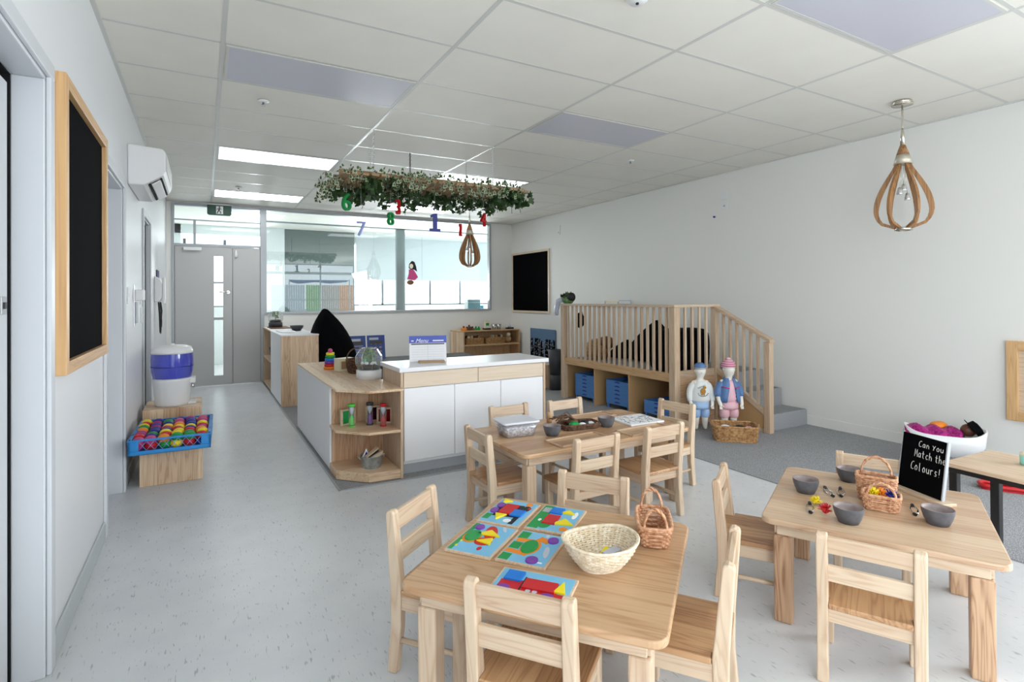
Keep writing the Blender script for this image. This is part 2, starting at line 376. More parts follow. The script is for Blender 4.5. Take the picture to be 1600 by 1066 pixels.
# left wall with three door openings; opening added out of view for the left fill lamp
def wall_x(name, x0, x1, segs, m='wall'):
    b = MB()
    for y0, y1, z0, z1 in segs: b.box(x0, x1, y0, y1, z0, z1)
    return struct(b.build(name, m))
D1, D2, D3 = (1.3, 2.50), (3.80, 4.60), (6.0, 6.72)
wall_x('wall_left', XL-.15, XL, [(YF, -3.1, 0, CZ), (-1.0, D1[0], 0, CZ), (-3.1, -1.0, 2.3, CZ), (-3.1, -1.0, 0, .1), (D1[1], D2[0], 0, CZ), (D2[1], D3[0], 0, CZ), (D3[1], YB, 0, CZ),
       (D1[0], D1[1], 2.13, CZ), (D2[0], D2[1], 2.11, CZ), (D3[0], D3[1], 2.11, CZ)], 'wall_left')
# right wall: window opening added behind the photographer for the right fill lamp
wall_x('wall_right', XR, XR+.15, [(YF, -3.2, 0, CZ), (-.3, YB, 0, CZ), (-3.2, -.3, 0, .2), (-3.2, -.3, 2.5, CZ)])
b = MB().box(XL-.15, .9, YF-.15, YF, 0, CZ).box(5.39, XR+.15, YF-.15, YF, 0, CZ).box(.9, 5.39, YF-.15, YF, 2.72, CZ)
struct(b.build('wall_rear', 'wall'))
b = MB()
for x in (.9, 2.66, 4.03, 5.35): b.box(x, x+.05, YF-.1, YF-.04, 0, 2.72)
b.box(.9, 5.39, YF-.1, YF-.04, 2.67, 2.72).box(.9, 5.39, YF-.1, YF-.04, 2.30, 2.40).box(.9, 5.39, YF-.1, YF-.04, 0, .05)
struct(b.build('window_2', 'grey_frame'))
b = MB()
for y in (-3.2, -1.78, -.36): b.box(XR+.04, XR+.09, y, y+.06, .2, 2.5)
b.box(XR+.04, XR+.09, -3.14, -.36, .2, .26).box(XR+.04, XR+.09, -3.14, -.36, 2.44, 2.5)
struct(b.build('added_window', 'grey_frame'))  # frame of the added right opening, out of view
# back wall: door unit, glazing, solid ends
WX0, WX1, WZ0, WZ1 = .85, 4.95, 1.09, 2.79
b = MB().box(WX0-.02, WX1, YB, YB+.1, 0, WZ0).box(WX1, XR+.15, YB, YB+.1, 0, CZ).box(XL-.15, -.40, YB, YB+.1, 0, CZ).box(-.4, WX1, YB, YB+.1, 2.79, CZ)
struct(b.build('wall_back', 'wall'))
# baseboards
b = MB()
for y0, y1 in ((YF, D1[0]-.06), (D1[1]+.07, D2[0]-.06), (D2[1]+.07, D3[0]-.06), (D3[1]+.07, YB)): b.box(XL, XL+.012, y0, y1, 0, .10)
struct(b.build('baseboard_left', mat('skirting_grey', srgb(196, 202, 204), .4), bevel=.004))
struct(MB().box(XR-.012, XR, YF, YB, 0, .10).build('baseboard_right', 'wall', bevel=.003))
struct(MB().box(WX0, XR, YB-.012, YB, 0, .10).build('baseboard_back', 'wall'))
# door openings on the left wall: lining, architrave, leaf
def side_door(n, y0, y1, H, leaf_x, gap, latch, jd=.15):
    d = bpy.data.objects.new('door_%d' % n, None); COL.objects.link(d); d['kind'] = 'structure'
    f = MB()
    f.box(XL-jd, XL, y1-.02, y1, 0, H-.02).box(XL-jd, XL, y0, y0+.02, 0, H-.02).box(XL-jd, XL, y0, y1, H-.02, H)
    f.box(XL+.0005, XL+.016, y1-.008, y1+.052, 0, H-.008).box(XL+.0005, XL+.016, y0-.052, y0+.008, 0, H-.008).box(XL+.0005, XL+.016, y0-.052, y1+.052, H-.008, H+.05)
    f.build('door_frame', 'white', d, bevel=.004)
    lf = MB().box(leaf_x-.035, leaf_x, y0+.02, y1-.02-gap, .008, H-.024-min(gap, .05)).build('door_leaf', 'white', d, bevel=.003)
    MB().box(XL-.149, leaf_x-.036, y0+.02, y1-.02, .0, H-.02).build('gap_shade', 'darkgap', d)  # solid black box behind the leaf, darkness of the gap as colour
    if jd < .1: MB().box(XL-.149, XL-jd-.001, y1-.0225, y1-.002, 0, H-.023).box(XL-.149, XL-jd-.001, y0, y1-.002, H-.0225, H-.018).build('shadow_gap', 'darkgap', d)  # black strips on the reveal, the gap's shade put in as colour
    if latch:
        ly, lz = latch
        l = MB().box(leaf_x, leaf_x+.004, ly-.025, ly+.025, lz-.03, lz+.03).build('latch', 'steel', lf, bevel=.002)
        MB().box(leaf_x+.004, leaf_x+.007, ly-.011, ly+.011, lz-.011, lz+.011).build('latch_knob', 'blackplast', l)
    return d
side_door(1, D1[0], D1[1], 2.13, XL-.09, .04, (2.395, 1.31), .092)
side_door(2, D2[0], D2[1], 2.11, XL-.11, .0, (4.50, 1.20))
side_door(3, D3[0], D3[1], 2.11, XL-.034, .34, None, .032)
# grey double door with transom
d = bpy.data.objects.new('door_4', None); COL.objects.link(d); d['kind'] = 'structure'
f = MB()
y0, y1 = YB-.02, YB+.08
f.box(-.42, -.385, y0, y1, 0, 2.79).box(.79, .845, y0, y1, 0, 2.79).box(-.385, .79, y0, y1, 2.145, 2.18).box(-.385, .79, y0, y1, 2.75, 2.79)
f.box(-.385, .79, YB+.02, YB+.05, 2.535, 2.555).box(-.14, -.105, YB+.02, YB+.05, 2.18, 2.54)
f.build('door_frame', 'grey_frame', d, bevel=.003)
l = MB()
vx0, vx1, vz0, vz1 = .135, .26, .15, 2.00
l.box(-.38, vx0, YB+.0, YB+.04, .012, 2.14).box(vx1, .388, YB, YB+.04, .012, 2.14).box(vx0, vx1, YB, YB+.04, .012, vz0).box(vx0, vx1, YB, YB+.04, vz1, 2.14)
lf = l.build('door_leaf', 'grey_door', d)
MB().box(vx0, vx1, YB+.015, YB+.022, vz0, vz1).build('vision_panel', 'thinglass', lf)
h = MB().tube([(.33, YB, 1.44), (.33, YB-.045, 1.44), (.24, YB-.045, 1.44), (.21, YB-.035, 1.44)], .009).build('door_handle', 'chrome', lf)
MB().lathe([(.024, 0), (.024, .008)], 20).build('handle_rose', 'chrome', lf, loc=(.33, YB, 1.44), rot=(PI/2, 0, 0))
MB().box(-.27, -.03, YB-.045, YB, 2.075, 2.125).build('door_closer', 'plastic_white', lf, bevel=.006)
MB().box(.375, .41, YB+.0405, YB+.052, .012, 2.14).build('meeting_strip', 'grey_door', lf)
MB().box(vx0, vx1, YB+.012, YB+.0145, 1.575, 1.605).build('glass_marking', 'chalkgrey', lf); MB().box(vx0, vx1, YB+.012, YB+.0145, 1.01, 1.05).build('glass_marking', 'chalkgrey', lf)
MB().box(-.40, -.37, YB+.0405, YB+.052, 0, 2.15).box(.775, .80, YB+.0405, YB+.052, 0, 2.15).build('door_rebate', 'grey_door', d)
l2 = MB().box(.396, .787, YB, YB+.04, .012, 2.14).build('door_leaf', 'grey_door', d)
MB().lathe([(.016, 0), (.022, .05), (.014, .1), (.01, .12)], 12).build('door_stop', 'plastic_white', l2, loc=(.44, YB-.02, 1.98))
MB().box(-.385, .79, YB+.03, YB+.036, 2.18, 2.75).build('transom_glass', 'winglass', d)
MB().box(-.40, .80, YB-.03, YB+.03, 0, .012).build('threshold', 'steel', d)
# interior glazing
w = bpy.data.objects.new('window_1', None); COL.objects.link(w); w['kind'] = 'structure'
f = MB()
f.box(WX0-.01, WX0+.03, YB-.02, YB+.08, WZ0, WZ1).box(WX1-.04, WX1, YB-.02, YB+.08, WZ0, WZ1).box(WX0+.03, WX1-.04, YB-.02, YB+.08, WZ0-.005, WZ0+.03).box(WX0+.03, WX1-.04, YB-.02, YB+.08, WZ1-.03, WZ1)
f.build('window_frame', 'grey_frame', w, bevel=.003)
f = MB().box(WX0+.03, WX1-.04, YB+.055, YB+.09, 2.58, 2.605).box(3.05, 3.21, YB+.055, YB+.12, WZ0, 2.6)
f.build('mullion', mat('pale_green_grey_paint', srgb(176, 190, 190), .4), w)
for x0, x1 in ((WX0+.03, 2.288), (2.294, 3.527), (3.533, WX1-.04)):
    MB().box(x0, x1, YB+.03, YB+.038, WZ0+.03, WZ1-.03).build('pane', 'winglass', w)

# ------------------------------------------------------------ the room behind the glass and the yard
NY = 12.6
fw = mat('next_room_paint', srgb(226, 234, 234), .6)
b = MB().box(XL-.15, 1.1, NY, NY+.12, 0, 1.17).box(2.98, 8.6, NY, NY+.12, 0, 1.17).box(XL-.15, 1.1, NY, NY+.12, 2.65, 2.9).box(2.98, 8.6, NY, NY+.12, 2.55, 2.9).box(1.1, 1.5, NY-.1, NY+.12, 0, 2.9).box(XL-.15, -.4, NY, NY+.12, 0, 2.9)
struct(b.build('wall_far', fw))
struct(MB().box(1.5, 2.98, NY-.06, NY+.12, 0, 2.9).build('wall_far_panel', mat('sage_grey_paint', srgb(98, 112, 110), .7)))
b = MB().box(XL-.27, XL-.15, YB, NY, 0, 2.9).box(8.5, 8.62, YB, NY, 0, 2.9)
struct(b.build('wall_side', fw))
struct(MB().box(XL-.27, 8.62, YB+.1, NY+.1, 2.83, 2.95).build('ceiling_far', 'tile'))
struct(MB().box(XR+.3, 8.62, YB, NY+.1, -.1, 0).build('floor_far', 'vinyl'))
w = bpy.data.objects.new('window_4', None); COL.objects.link(w); w['kind'] = 'structure'
f = MB()
for x in (-.36, .35, 3.62, 4.80, 5.60, 6.6, 7.6): f.box(x, x+.05, NY+.02, NY+.07, 1.17, 2.55)
f.box(-.4, 8.5, NY+.02, NY+.07, 1.17, 1.20)
f.build('window_frame', mat('dark_window_frame', srgb(70, 82, 86), .4), w)
bl = mat('white_roller_blind', srgb(186, 197, 200), .8); n, l, bb = nodes(bl)
tag(MB().box(3.02, 8.4, NY-.03, NY-.026, 1.76, 2.75).build('roller_blind', bl), 'white roller blind half lowered in the next room beyond the glass', 'blind')
struct(MB().box(-30, 40, NY+.2, 60, -.3, -.05).build('floor_yard', mat('concrete_yard', srgb(200, 200, 198), .8)))
struct(MB().box(-30, 40, -60, YF-.16, -.3, -.05).build('floor_garden', mat('pale_paving', srgb(196, 196, 192), .8)))
for x0, x1, cc, lb in ((2.6, 4.02, 'cloudgrey', 'pale grey'), (4.06, 4.68, 'green_pale', 'lime green'), (4.74, 5.52, 'pinkgrey', 'pale pink'), (5.54, 6.3, 'orange', 'orange')):
    t = thing('fence_panel', lb+' fence panel outside, mirrored in the interior window glass', 'fence', ((x0+x1)/2, -7.0, -.05), 0, 'coloured fence panels in the garden')
    b = MB(); k = x0
    while k < x1-.03: b.box(k-(x0+x1)/2, k+.085-(x0+x1)/2, 0, .02, 0, 2.02); k += .1
    b.build('palings', cc, t); MB().box(x0-(x0+x1)/2, x1-(x0+x1)/2, -.06, -.02, 1.3, 1.38).build('rail', 'brown', t)
t = thing('shade_sail', 'blue shade sail outside, mirrored in the interior window glass', 'shade sail', (4.35, -5.2, 0))
MB().prism([(-1.25, 2.14), (1.25, 2.14), (1.1, 2.06), (.4, 1.99), (-.2, 2.05), (-.9, 1.97), (-1.2, 2.05)], 0, .02, 'y').build('canopy', 'navy', t)
for x in (-1.24, 1.24): MB().tube([(x, .01, -.05), (x, .01, 2.16)], .025).build('pole', 'steel', t)
t = thing('storage_tub', 'grey green ribbed storage tub on the sill behind the glass', 'tub', (4.72, 9.98, 1.10))
b = MB().prism(rrect(-.14, .14, -.1, .1, .02), 0, .20); b.build('tub_body', mat('sage_plastic', srgb(120, 148, 142), .5), t)
b = MB()
for k in range(8): b.box(-.13+k*.034, -.118+k*.034, -.106, -.1, .01, .18)
b.build('ribs', 'teal', t)
MB().tube([(-.30, -.12, .0), (-.2, -.12, .13), (-.12, -.12, .14), (.16, -.12, .14), (.17, -.12, .12)], .006).build('handle_bar', 'steel', t)
b = MB().prism(rrect(-.10, .10, -.08, .08, .015), 0, .075); o = b.build('storage_box', 'teal', bevel=.004, loc=(4.9, 10.1, 1.10)); tag(o, 'low blue box beside the sage tub behind the glass', 'box')
struct(MB().box(WX0, WX1+.3, YB+.1, YB+.75, 1.0, 1.098).build('trim_2', 'white_lam'))
# sticker of a girl on the glass
t = thing('window_sticker', 'flat sticker of a dark haired girl in a pink dress on the glass', 'sticker', (3.30, YB+.024, 1.80))
MB().prism([(-.02, .16), (.03, .22), (.08, .20), (.11, .12), (.13, .02), (.07, .06), (.02, .05), (-.03, .09)], 0, .002, 'y').build('hair', 'ink', t)
MB().prism([(.02+.035*math.cos(a*.6), .12+.045*math.sin(a*.6)) for a in range(10)], -.002, 0, 'y').build('face', 'cream', t)
MB().prism([(-.03, .06), (.06, .06), (.15, -.08), (.08, -.14), (-.06, -.12), (-.03, -.02)], -.003, -.001, 'y').build('dress', 'hotpink', t)
MB().prism([(.0+.07*math.cos(a*.6), -.18+.045*math.sin(a*.6)) for a in range(10)], -.002, 0, 'y').build('seat_pad', 'brown', t)

# ------------------------------------------------------------ wall fittings, left side
def chalkboard(name, label, y0, y1, z0, z1, x, sgn, fm, fw_=.035, th=.035):
    t = thing(name, label, 'chalkboard', (x, (y0+y1)/2, z0))
    h, L = z1-z0, (y1-y0)/2
    s0, s1 = (0, sgn*.012) if sgn > 0 else (-.012, 0)
    MB().box(min(0, sgn*.014), max(0, sgn*.014), -L+.01, L-.01, .01, h-.01).build('board', 'black', t)
    a, b_ = sorted((0, sgn*th)); fr_ = 'frame_pine_y' if fm == 'frame_pine' else fm
    MB().box(a, b_, -L, -L+fw_, 0, h).build('frame_stile', fm, t, bevel=.003); MB().box(a, b_, L-fw_, L, 0, h).build('frame_stile', fm, t, bevel=.003)
    MB().box(a, b_, -L+fw_, L-fw_, 0, fw_).build('frame_rail', fr_, t, bevel=.003); MB().box(a, b_, -L+fw_, L-fw_, h-fw_, h).build('frame_rail', fr_, t, bevel=.003)
    return t
M['frame_pine_y'] = wood('frame_pine_y', 'y', srgb(226, 184, 132), srgb(178, 126, 76), amount=.5)
chalkboard('chalkboard', 'tall black chalkboard in pine frame on the near left wall', 2.63, 3.66, 1.04, 2.195, XL, 1, 'frame_pine', .05)
chalkboard('chalkboard', 'black chalkboard in thin pale frame on far right wall corner', 8.20, 9.56, 1.04, 2.215, XR, -1, 'laminate', .04, .025)
# air conditioner
t = thing('air_conditioner', 'white split system air conditioner high on the left wall', 'air conditioner', (XL, 4.86, 2.18))
pr = [(0, 0), (.10, 0), (.225, .085), (.24, .12), (.24, .26), (.215, .285), (0, .30)]
MB().prism([(x, z) for x, z in pr], 0, .82, 'y').build('casing', 'plastic_white', t, bevel=.012, seg=3)
MB().box(.241, .244, .03, .79, .13, .25).build('front_cover', 'plastic_white', t, bevel=.002)
R_ = Matrix.Translation((.165, 0, .038)) @ Matrix.Rotation(-math.atan2(.085, .125), 4, 'Y')
MB().box(-.045, -.028, .05, .77, -.005, .004, R_).box(.045, .058, .05, .77, -.005, .004, R_).build('air_slot', 'darkgap', t)
MB().box(-.026, .040, .05, .77, -.014, -.004, R_).build('louvre_flap', 'plastic_white', t, bevel=.003)
# switches, holder, phone
def plate(label, y, z, w=.075, h=.12, name='light_switch', rock=2, cat='switch'):
    t = thing(name, label, cat, (XL, y, z))
    MB().box(0, .009, -w/2, w/2, -h/2, h/2).build('plate', 'plastic_white', t, bevel=.003)
    for k in range(rock):
        MB().box(.009, .014, -w/2+.015+k*(w-.03)/rock, -w/2+.012+(k+1)*(w-.03)/rock, -.012, .012).build('rocker', 'plastic_white', t)
plate('white light switch on the left wall just past the second door', 4.86, 1.36)
plate('white switch plate beside the dark third doorway, upper', 5.80, 1.35, rock=1)
plate('white switch plate beside the dark third doorway, lower', 5.84, 1.19, h=.14, rock=1)
t = thing('paper_holder', 'steel and clear paper holder hung on the left wall', 'holder', (XL, 5.32, 1.12))
MB().box(0, .006, -.07, .07, 0, .33).build('back_plate', 'steel', t, bevel=.002)
MB().box(.006, .07, -.05, .05, .20, .29).build('clip_box', 'plastic_white', t, bevel=.008)
MB().box(.006, .02, -.06, .06, .02, .19).build('sheet_stack', 'chalkgrey', t, bevel=.002)
t = thing('wall_phone', 'white wall phone with black cord on the corridor wall', 'phone', (XL, 7.45, 1.30))
MB().prism([(0, 0), (.06, .01), (.075, .06), (.075, .20), (.05, .27), (0, .30)], -.13, .13, 'y').build('base', 'plastic_white', t, bevel=.012)
MB().box(.075, .105, -.11, -.03, -.02, .28).build('handset', 'plastic_white', t, bevel=.012)
MB().tube([(.04, -.1, 0), (.05, -.13, -.12), (.05, -.08, -.22), (.05, -.02, -.34), (.05, .05, -.36), (.05, .1, -.3), (.05, .1, -.1), (.03, .08, 0)], .008).build('cord', 'blackplast', t)
MB().tube([(.05, -.1, -.03), (.06, -.05, -.16), (.06, .03, -.22), (.06, .0, -.28), (.06, -.05, -.22), (.06, .08, -.1), (.05, .05, 0)], .008).build('cord', 'blackplast', t)
t = thing('notice_frame', 'small navy and grey notice frame behind the wall phone', 'notice', (XL, 7.75, 1.42))
MB().box(0, .012, -.16, .16, 0, .26).build('frame', 'darkgrey', t, bevel=.002)
MB().box(.012, .014, -.14, .14, .1, .24).build('sheet', 'navy', t)
# exit sign
t = thing('exit_sign', 'green running man exit sign hanging before the door transom', 'exit sign', (.21, YB-.11, 2.62))
MB().prism([(-.165, .155), (.165, .155), (.165, .02), (.14, 0), (-.14, 0), (-.165, .02)], 0, .035, 'y').build('sign_body', 'green_glow', t, bevel=.004)
MB().box(-.17, .17, -.01, .05, .155, .18).build('mount', 'grid', t, bevel=.003)
MB().box(-.045, .05, -.003, 0, .02, .14).build('door_symbol', 'paper', t)
p = MB(); p.mi = 0
p.prism([(.002+.011*math.cos(a), .125+.011*math.sin(a)) for a in [k*.63 for k in range(10)]], -.006, -.003, 'y')
for q in ([(-.012, .11), (.01, .112), (.004, .07), (-.018, .072)], [(.0, .075), (-.018, .075), (-.03, .05), (-.04, .025), (-.03, .022), (-.018, .045)], [(.004, .072), (-.01, .07), (.01, .05), (.012, .025), (.024, .028), (.022, .055)],
          [(.008, .11), (.03, .095), (.028, .086), (.008, .098)], [(-.012, .11), (-.035, .098), (-.038, .08), (-.03, .08), (-.026, .093), (-.012, .1)]):
    p.prism(q, -.006, -.003, 'y')
p.build('running_figure', 'green_glow', t)
# sprinklers, sensors
for k, (x, y, lb) in enumerate(((.39, 4.45, 'small white ceiling sprinkler behind the nearest left light panel'), (4.03, 4.5, 'small white ceiling sprinkler to the right of the middle light panel'),
                 (.40, 8.04, 'small white ceiling sprinkler in front of the farthest corridor light panel'))):
    t = thing('ceiling_sprinkler', lb, 'sprinkler', (x, y, CZ), 0, 'ceiling sprinklers')
    MB().lathe([(.04, 0), (.038, -.006), (.015, -.012)], 20).build('rose', 'plastic_white', t)
    MB().lathe([(.008, -.012), (.008, -.03), (.016, -.032), (.016, -.036)], 12).build('spray_head', 'steel', t)
t = thing('smoke_detector', 'white round smoke detector at the top edge of the photo', 'smoke detector', (1.86, 2.02, CZ))
MB().lathe([(.055, 0), (.055, -.018), (.04, -.034), (.01, -.036)], 24).build('dome', 'plastic_white', t)
MB().lathe([(.008, -.035), (.008, -.042)], 8).build('sensor', 'ink', t)
def rplate(label, y, z, s=.09, name='wall_plate', dot=False):
    t = thing(name, label, 'wall plate', (XR, y, z))
    MB().box(-.012, 0, -s/2, s/2, -s/2, s/2).build('plate', 'plastic_white', t, bevel=.003)
    if dot: MB().box(-.016, -.012, -.01, .01, -.01, .01).build('socket', 'chalkgrey', t)
rplate('upper blank white plate high on the long right wall', 4.415, 2.535)
rplate('lower white socket plate high on the long right wall', 4.41, 2.412, dot=True)
rplate('upper small white plate above the far chalkboard end', 7.9, 2.55, .08)
rplate('lower small white plate above the far chalkboard end', 7.91, 2.47, .08, dot=True)
o = MB().lathe([(.012, 0), (.012, -.02), (.005, -.022)], 10).build('wall_hook', 'navy', loc=(XR, 4.56, 2.30), rot=(0, PI/2, 0)); tag(o, 'tiny blue hook on the long right wall below the plates', 'hook')

# ------------------------------------------------------------ pendants
def pendant(label, x, y, drop_s, rad, nr=6, ph=.757, H=.50):
    t = thing('pendant_light', label, 'pendant light', (x, y, CZ), .2, 'teardrop pendant lights')
    MB().lathe([(.062, 0), (.062, -.012), (.055, -.016), (.07, -.018), (.07, -.028), (.0, -.03)], 28).build('ceiling_rose', 'nickel', t)
    z0 = -drop_s
    MB().tube([(0, 0, -.03), (0, 0, z0)], .006).build('rod', 'nickel', t)
    MB().lathe([(.007, z0+.13), (.012, z0+.08), (.018, z0)], 20).build('neck', 'nickel', t)
    MB().lathe([(.019, z0), (.044, z0-.075)], 24).build('wooden_cone', 'walnut', t)
    MB().lathe([(.044, z0-.075), (.062, z0-.145)], 24).build('metal_collar', 'nickel_matt', t)
    zt = z0-.14
    MB().lathe([(.045, zt-H-.012), (.058, zt-H-.012), (.058, zt-H+.012), (.045, zt-H+.012)], 24, cap=False).build('bottom_ring', 'nickel', t)
    for k in range(nr):
        a = k*2*PI/nr+ph
        out = []
        for i in range(15):
            q = i/14; r = .055+(rad-.055)*math.sin(PI*min(1, (q**1.45))*.98)**1.0 if False else None
            # teardrop: straight out, then rounding in
            r = .05+(rad-.05)*math.sin(PI/2*min(q/.70, 1))**1.15 if q < .70 else .05+(rad-.05)*math.sqrt(max(0, 1-((q-.70)/.30)**2))
            out.append((r, zt-H*q))
        b = MB(); rings = []
        for i, (r, z) in enumerate(out):
            j0, j1 = max(i-1, 0), min(i+1, 14)
            tx, tz = out[j1][0]-out[j0][0], out[j1][1]-out[j0][1]; L = math.hypot(tx, tz) or 1
            nx, nz = -tz/L, tx/L; wd = .018+.020*math.sin(PI*i/14)
            th = .010
            ring = []
            for sn, st in ((1, 1), (1, -1), (-1, -1), (-1, 1)):
                rr_, zz = r-nx*0+nx*wd*(0 if sn > 0 else -2)*.5+0, z+nz*wd*(0 if sn > 0 else -2)*.5
                ring.append((rr_*math.cos(a)-th*st*math.sin(a), rr_*math.sin(a)+th*st*math.cos(a), zz))
            rings.append(ring)
        b.loft(rings, smooth=False).build('rib', 'walnut', t, bevel=.002)
    for (dx, dy, dz) in ((.012, 0, -.17), (-.03, .015, -.20), (.03, -.02, -.24)):
        bu = MB().tube([(dx*.3, dy*.3, zt+.01), (dx, dy, zt+dz)], .0022).build('lamp_cord', 'nickel', t)
        MB().lathe([(.012, .045), (.017, .02), (.022, 0), (.022, -.008)], 16, (dx, dy, zt+dz-.03)).build('lamp_holder', 'chrome', bu)
M['walnut'] = wood('walnut_rib', 'z', srgb(176, 128, 78), srgb(104, 66, 36), rough=.4, amount=.9)
M['nickel_matt'] = mat('matt_nickel', srgb(206, 198, 182), .4, .6)
pendant('large wooden teardrop pendant at the right of the photo', 4.65, 2.146, .335, .190)
pendant('smaller looking dark teardrop pendant beyond the hanging pallet', 3.32, 7.1, .43, .155, 8, .3, .46)

# ------------------------------------------------------------ hanging pallet with ivy and numbers
PX0, PX1, PY0, PY1, PZ = 1.02, 2.86, 4.72, 5.42, 2.40
t = thing('hanging_pallet', 'weathered timber pallet hung flat from the ceiling by chains', 'pallet', ((PX0+PX1)/2, (PY0+PY1)/2, PZ))
hx, hy = (PX1-PX0)/2, (PY1-PY0)/2
k = -hx
while k < hx-.05:
    w_ = random.uniform(.055, .085)
    MB().box(k, k+w_, -hy-random.uniform(0, .06), hy+random.uniform(0, .04), -.012, .010).build('slat', 'pallet', t, bevel=.002); k += w_+random.uniform(.012, .03)
for y in (-hy+.10, 0, hy-.06): MB().box(-hx, hx, y-.02, y+.02, .011, .050).build('bearer', 'pallet', t, bevel=.002)
def chain(x, y, zt, zb, m):
    b = MB(); z = zt; i = 0
    while z > zb:
        P = []
        for q in range(8):
            a = 2*PI*q/8; u = .007*math.cos(a); v = .013*math.sin(a)
            P.append((x+(u if i % 2 else 0), y+(0 if i % 2 else u), z-.013+v))
        b.tube(P, .0028, 5, closed=True); z -= .020; i += 1
    b.build('chain', m, t)
cxm, cym = (PX0+PX1)/2, (PY0+PY1)/2
for x, y, m in ((1.30, 4.76, 'chrome'), (1.42, 5.32, 'chrome'), (1.83, 5.33, 'blackplast'), (2.46, 5.34, 'chrome'), (2.48, 4.76, 'chrome')):
    chain(x-cxm, y-cym, CZ-PZ, .04, m)
def leaf(b, p, size, yaw, tilt, roll, rim):
    R = Matrix.Rotation(yaw, 3, 'Z') @ Matrix.Rotation(tilt, 3, 'X') @ Matrix.Rotation(roll, 3, 'Y')
    out = [(0, -.1), (.38, -.25), (.5, .1), (.32, .28), (.42, .62), (.14, .62), (0, 1.05), (-.14, .62), (-.42, .62), (-.32, .28), (-.5, .1), (-.38, -.25)]
    def T(x, y, z=0): return Vector(p)+R @ Vector((x*size, y*size, z*size))
    if rim:
        b.mi = 1; o_ = [b.bm.verts.new(T(x, y, -.12*abs(x))) for x, y in out]; inn = [b.bm.verts.new(T(x*.72, .3+(y-.3)*.72, .0)) for x, y in out]
        n = len(out)
        for i in range(n):
            F = b.bm.faces.new((o_[i], o_[(i+1) % n], inn[(i+1) % n], inn[i])); F.material_index = 1
        F = b.bm.faces.new(inn); F.material_index = 0
    else:
        c_ = b.bm.verts.new(T(0, .3, .05)); o_ = [b.bm.verts.new(T(x, y, -.14*abs(x))) for x, y in out]
        for i in range(len(out)):
            F = b.bm.faces.new((o_[i], o_[(i+1) % len(out)], c_)); F.material_index = 0
rv = random.Random(11)
CLU = ((1.50, .13, 1.0), (1.66, .10, .9), (1.78, .06, .3), (2.02, .10, .5), (2.20, .10, .7), (2.45, .12, 1.0), (2.62, .10, .9), (1.12, .08, .6), (1.90, .05, .3))
b = MB()
for i in range(560):                      # variegated ivy over the near edge and the top
    cl = rv.choices(CLU, [c_[2] for c_ in CLU])[0]
    x = min(max(rv.gauss(cl[0], cl[1]), .97), 2.78); q = rv.random()
    if q < .45: y = PY0+rv.uniform(-.10, -.02); z = PZ+rv.uniform(-.10, .05)
    elif q < .8: y = rv.uniform(PY0, PY1-.1); z = PZ-.02-rv.uniform(0, .05)
    else: y = rv.uniform(PY0-.03, PY0+.2); z = PZ+.03+rv.uniform(0, .05)
    leaf(b, (x, y, z), rv.uniform(.024, .040), rv.uniform(0, 6.28), rv.uniform(.6, 2.4), rv.uniform(-.6, .6), True)
for i in range(90):
    leaf(b, (PX0-.04+rv.uniform(-.06, .06), rv.uniform(PY0, PY1+.15), PZ+rv.uniform(-.15, .04)), rv.uniform(.028, .042), rv.uniform(0, 6.28), rv.uniform(.6, 2.2), rv.uniform(-.6, .6), True)
tag(b.build('variegated_ivy', ['ivy', 'ivy_rim']), 'cream edged artificial ivy draped along the near edge of the pallet', 'ivy', kind='stuff')
b = MB()
for i in range(460):                      # dark green ivy hanging under it
    x = rv.uniform(PX0+.02, PX1-.06); y = rv.uniform(PY0+.36, PY1+.1); dz = rv.uniform(-.19, -.03)*(.55+.45*math.sin(x*11)**2)
    leaf(b, (x, y, PZ+dz), rv.uniform(.045, .075), rv.uniform(0, 6.28), rv.uniform(1.4, 3.0), rv.uniform(-.6, .6), False)
for i in range(70):
    leaf(b, (rv.uniform(2.55, 2.86), rv.uniform(PY0-.06, PY0+.2), PZ+rv.uniform(-.16, -.02)), rv.uniform(.06, .09), rv.uniform(0, 6.28), rv.uniform(1.4, 2.8), rv.uniform(-.6, .6), False)
for i in range(60):
    leaf(b, (rv.uniform(1.2, 1.6), rv.uniform(PY0-.06, PY0+.2), PZ+rv.uniform(-.10, -.0)), rv.uniform(.05, .07), rv.uniform(0, 6.28), rv.uniform(1.4, 2.8), rv.uniform(-.6, .6), False)
for k in range(26):
    x = rv.uniform(PX0, PX1-.05); y = rv.uniform(PY0-.04, PY1); L = rv.uniform(.08, .2)
    b.tube([(x, y, PZ), (x+.02, y, PZ-.1), (x+rv.uniform(-.04, .04), y, PZ-.1-L*.6)], .003, 5)
tag(b.build('green_ivy', ['ivy']), 'dark green artificial ivy trailing below the hanging pallet', 'ivy', kind='stuff')
def number(ch, m, col, px, z, ry, lab, h=.17, y=5.05):
    t = thing('hanging_number', lab, 'number', (px, y, z), ry, 'numbers hanging below the pallet')
    if ch == '1': MB().prism([(-.055, -.09), (.055, -.09), (.055, -.062), (.022, -.062), (.022, .09), (-.045, .07), (-.04, .045), (-.018, .052), (-.018, -.062), (-.055, -.062)], -.014, .014, 'y').build('numeral', m, t, bevel=.002)
    else: text_mesh('numeral', ch, h*1.35, m, t, (0, 0, 0), (PI/2, 0, 0), .014)
    MB().tube([(0, 0, h*.45), (0, .0, PZ-z-.02)], .001, 4).build('string', 'paper', t)
number('6', 'green', 0, 1.13, 2.20, .5, 'dark green number six hanging at the pallet left end', .17)
number('7', 'lavender', 0, 1.262, 1.965, .1, 'lavender blue number seven hanging lowest on the left', .14)
number('8', 'green', 0, 1.54, 2.075, .5, 'dark green number eight hanging under the pallet', .13)
number('3', 'red', 0, 1.615, 2.19, .9, 'red number three hanging close behind the green eight', .15)
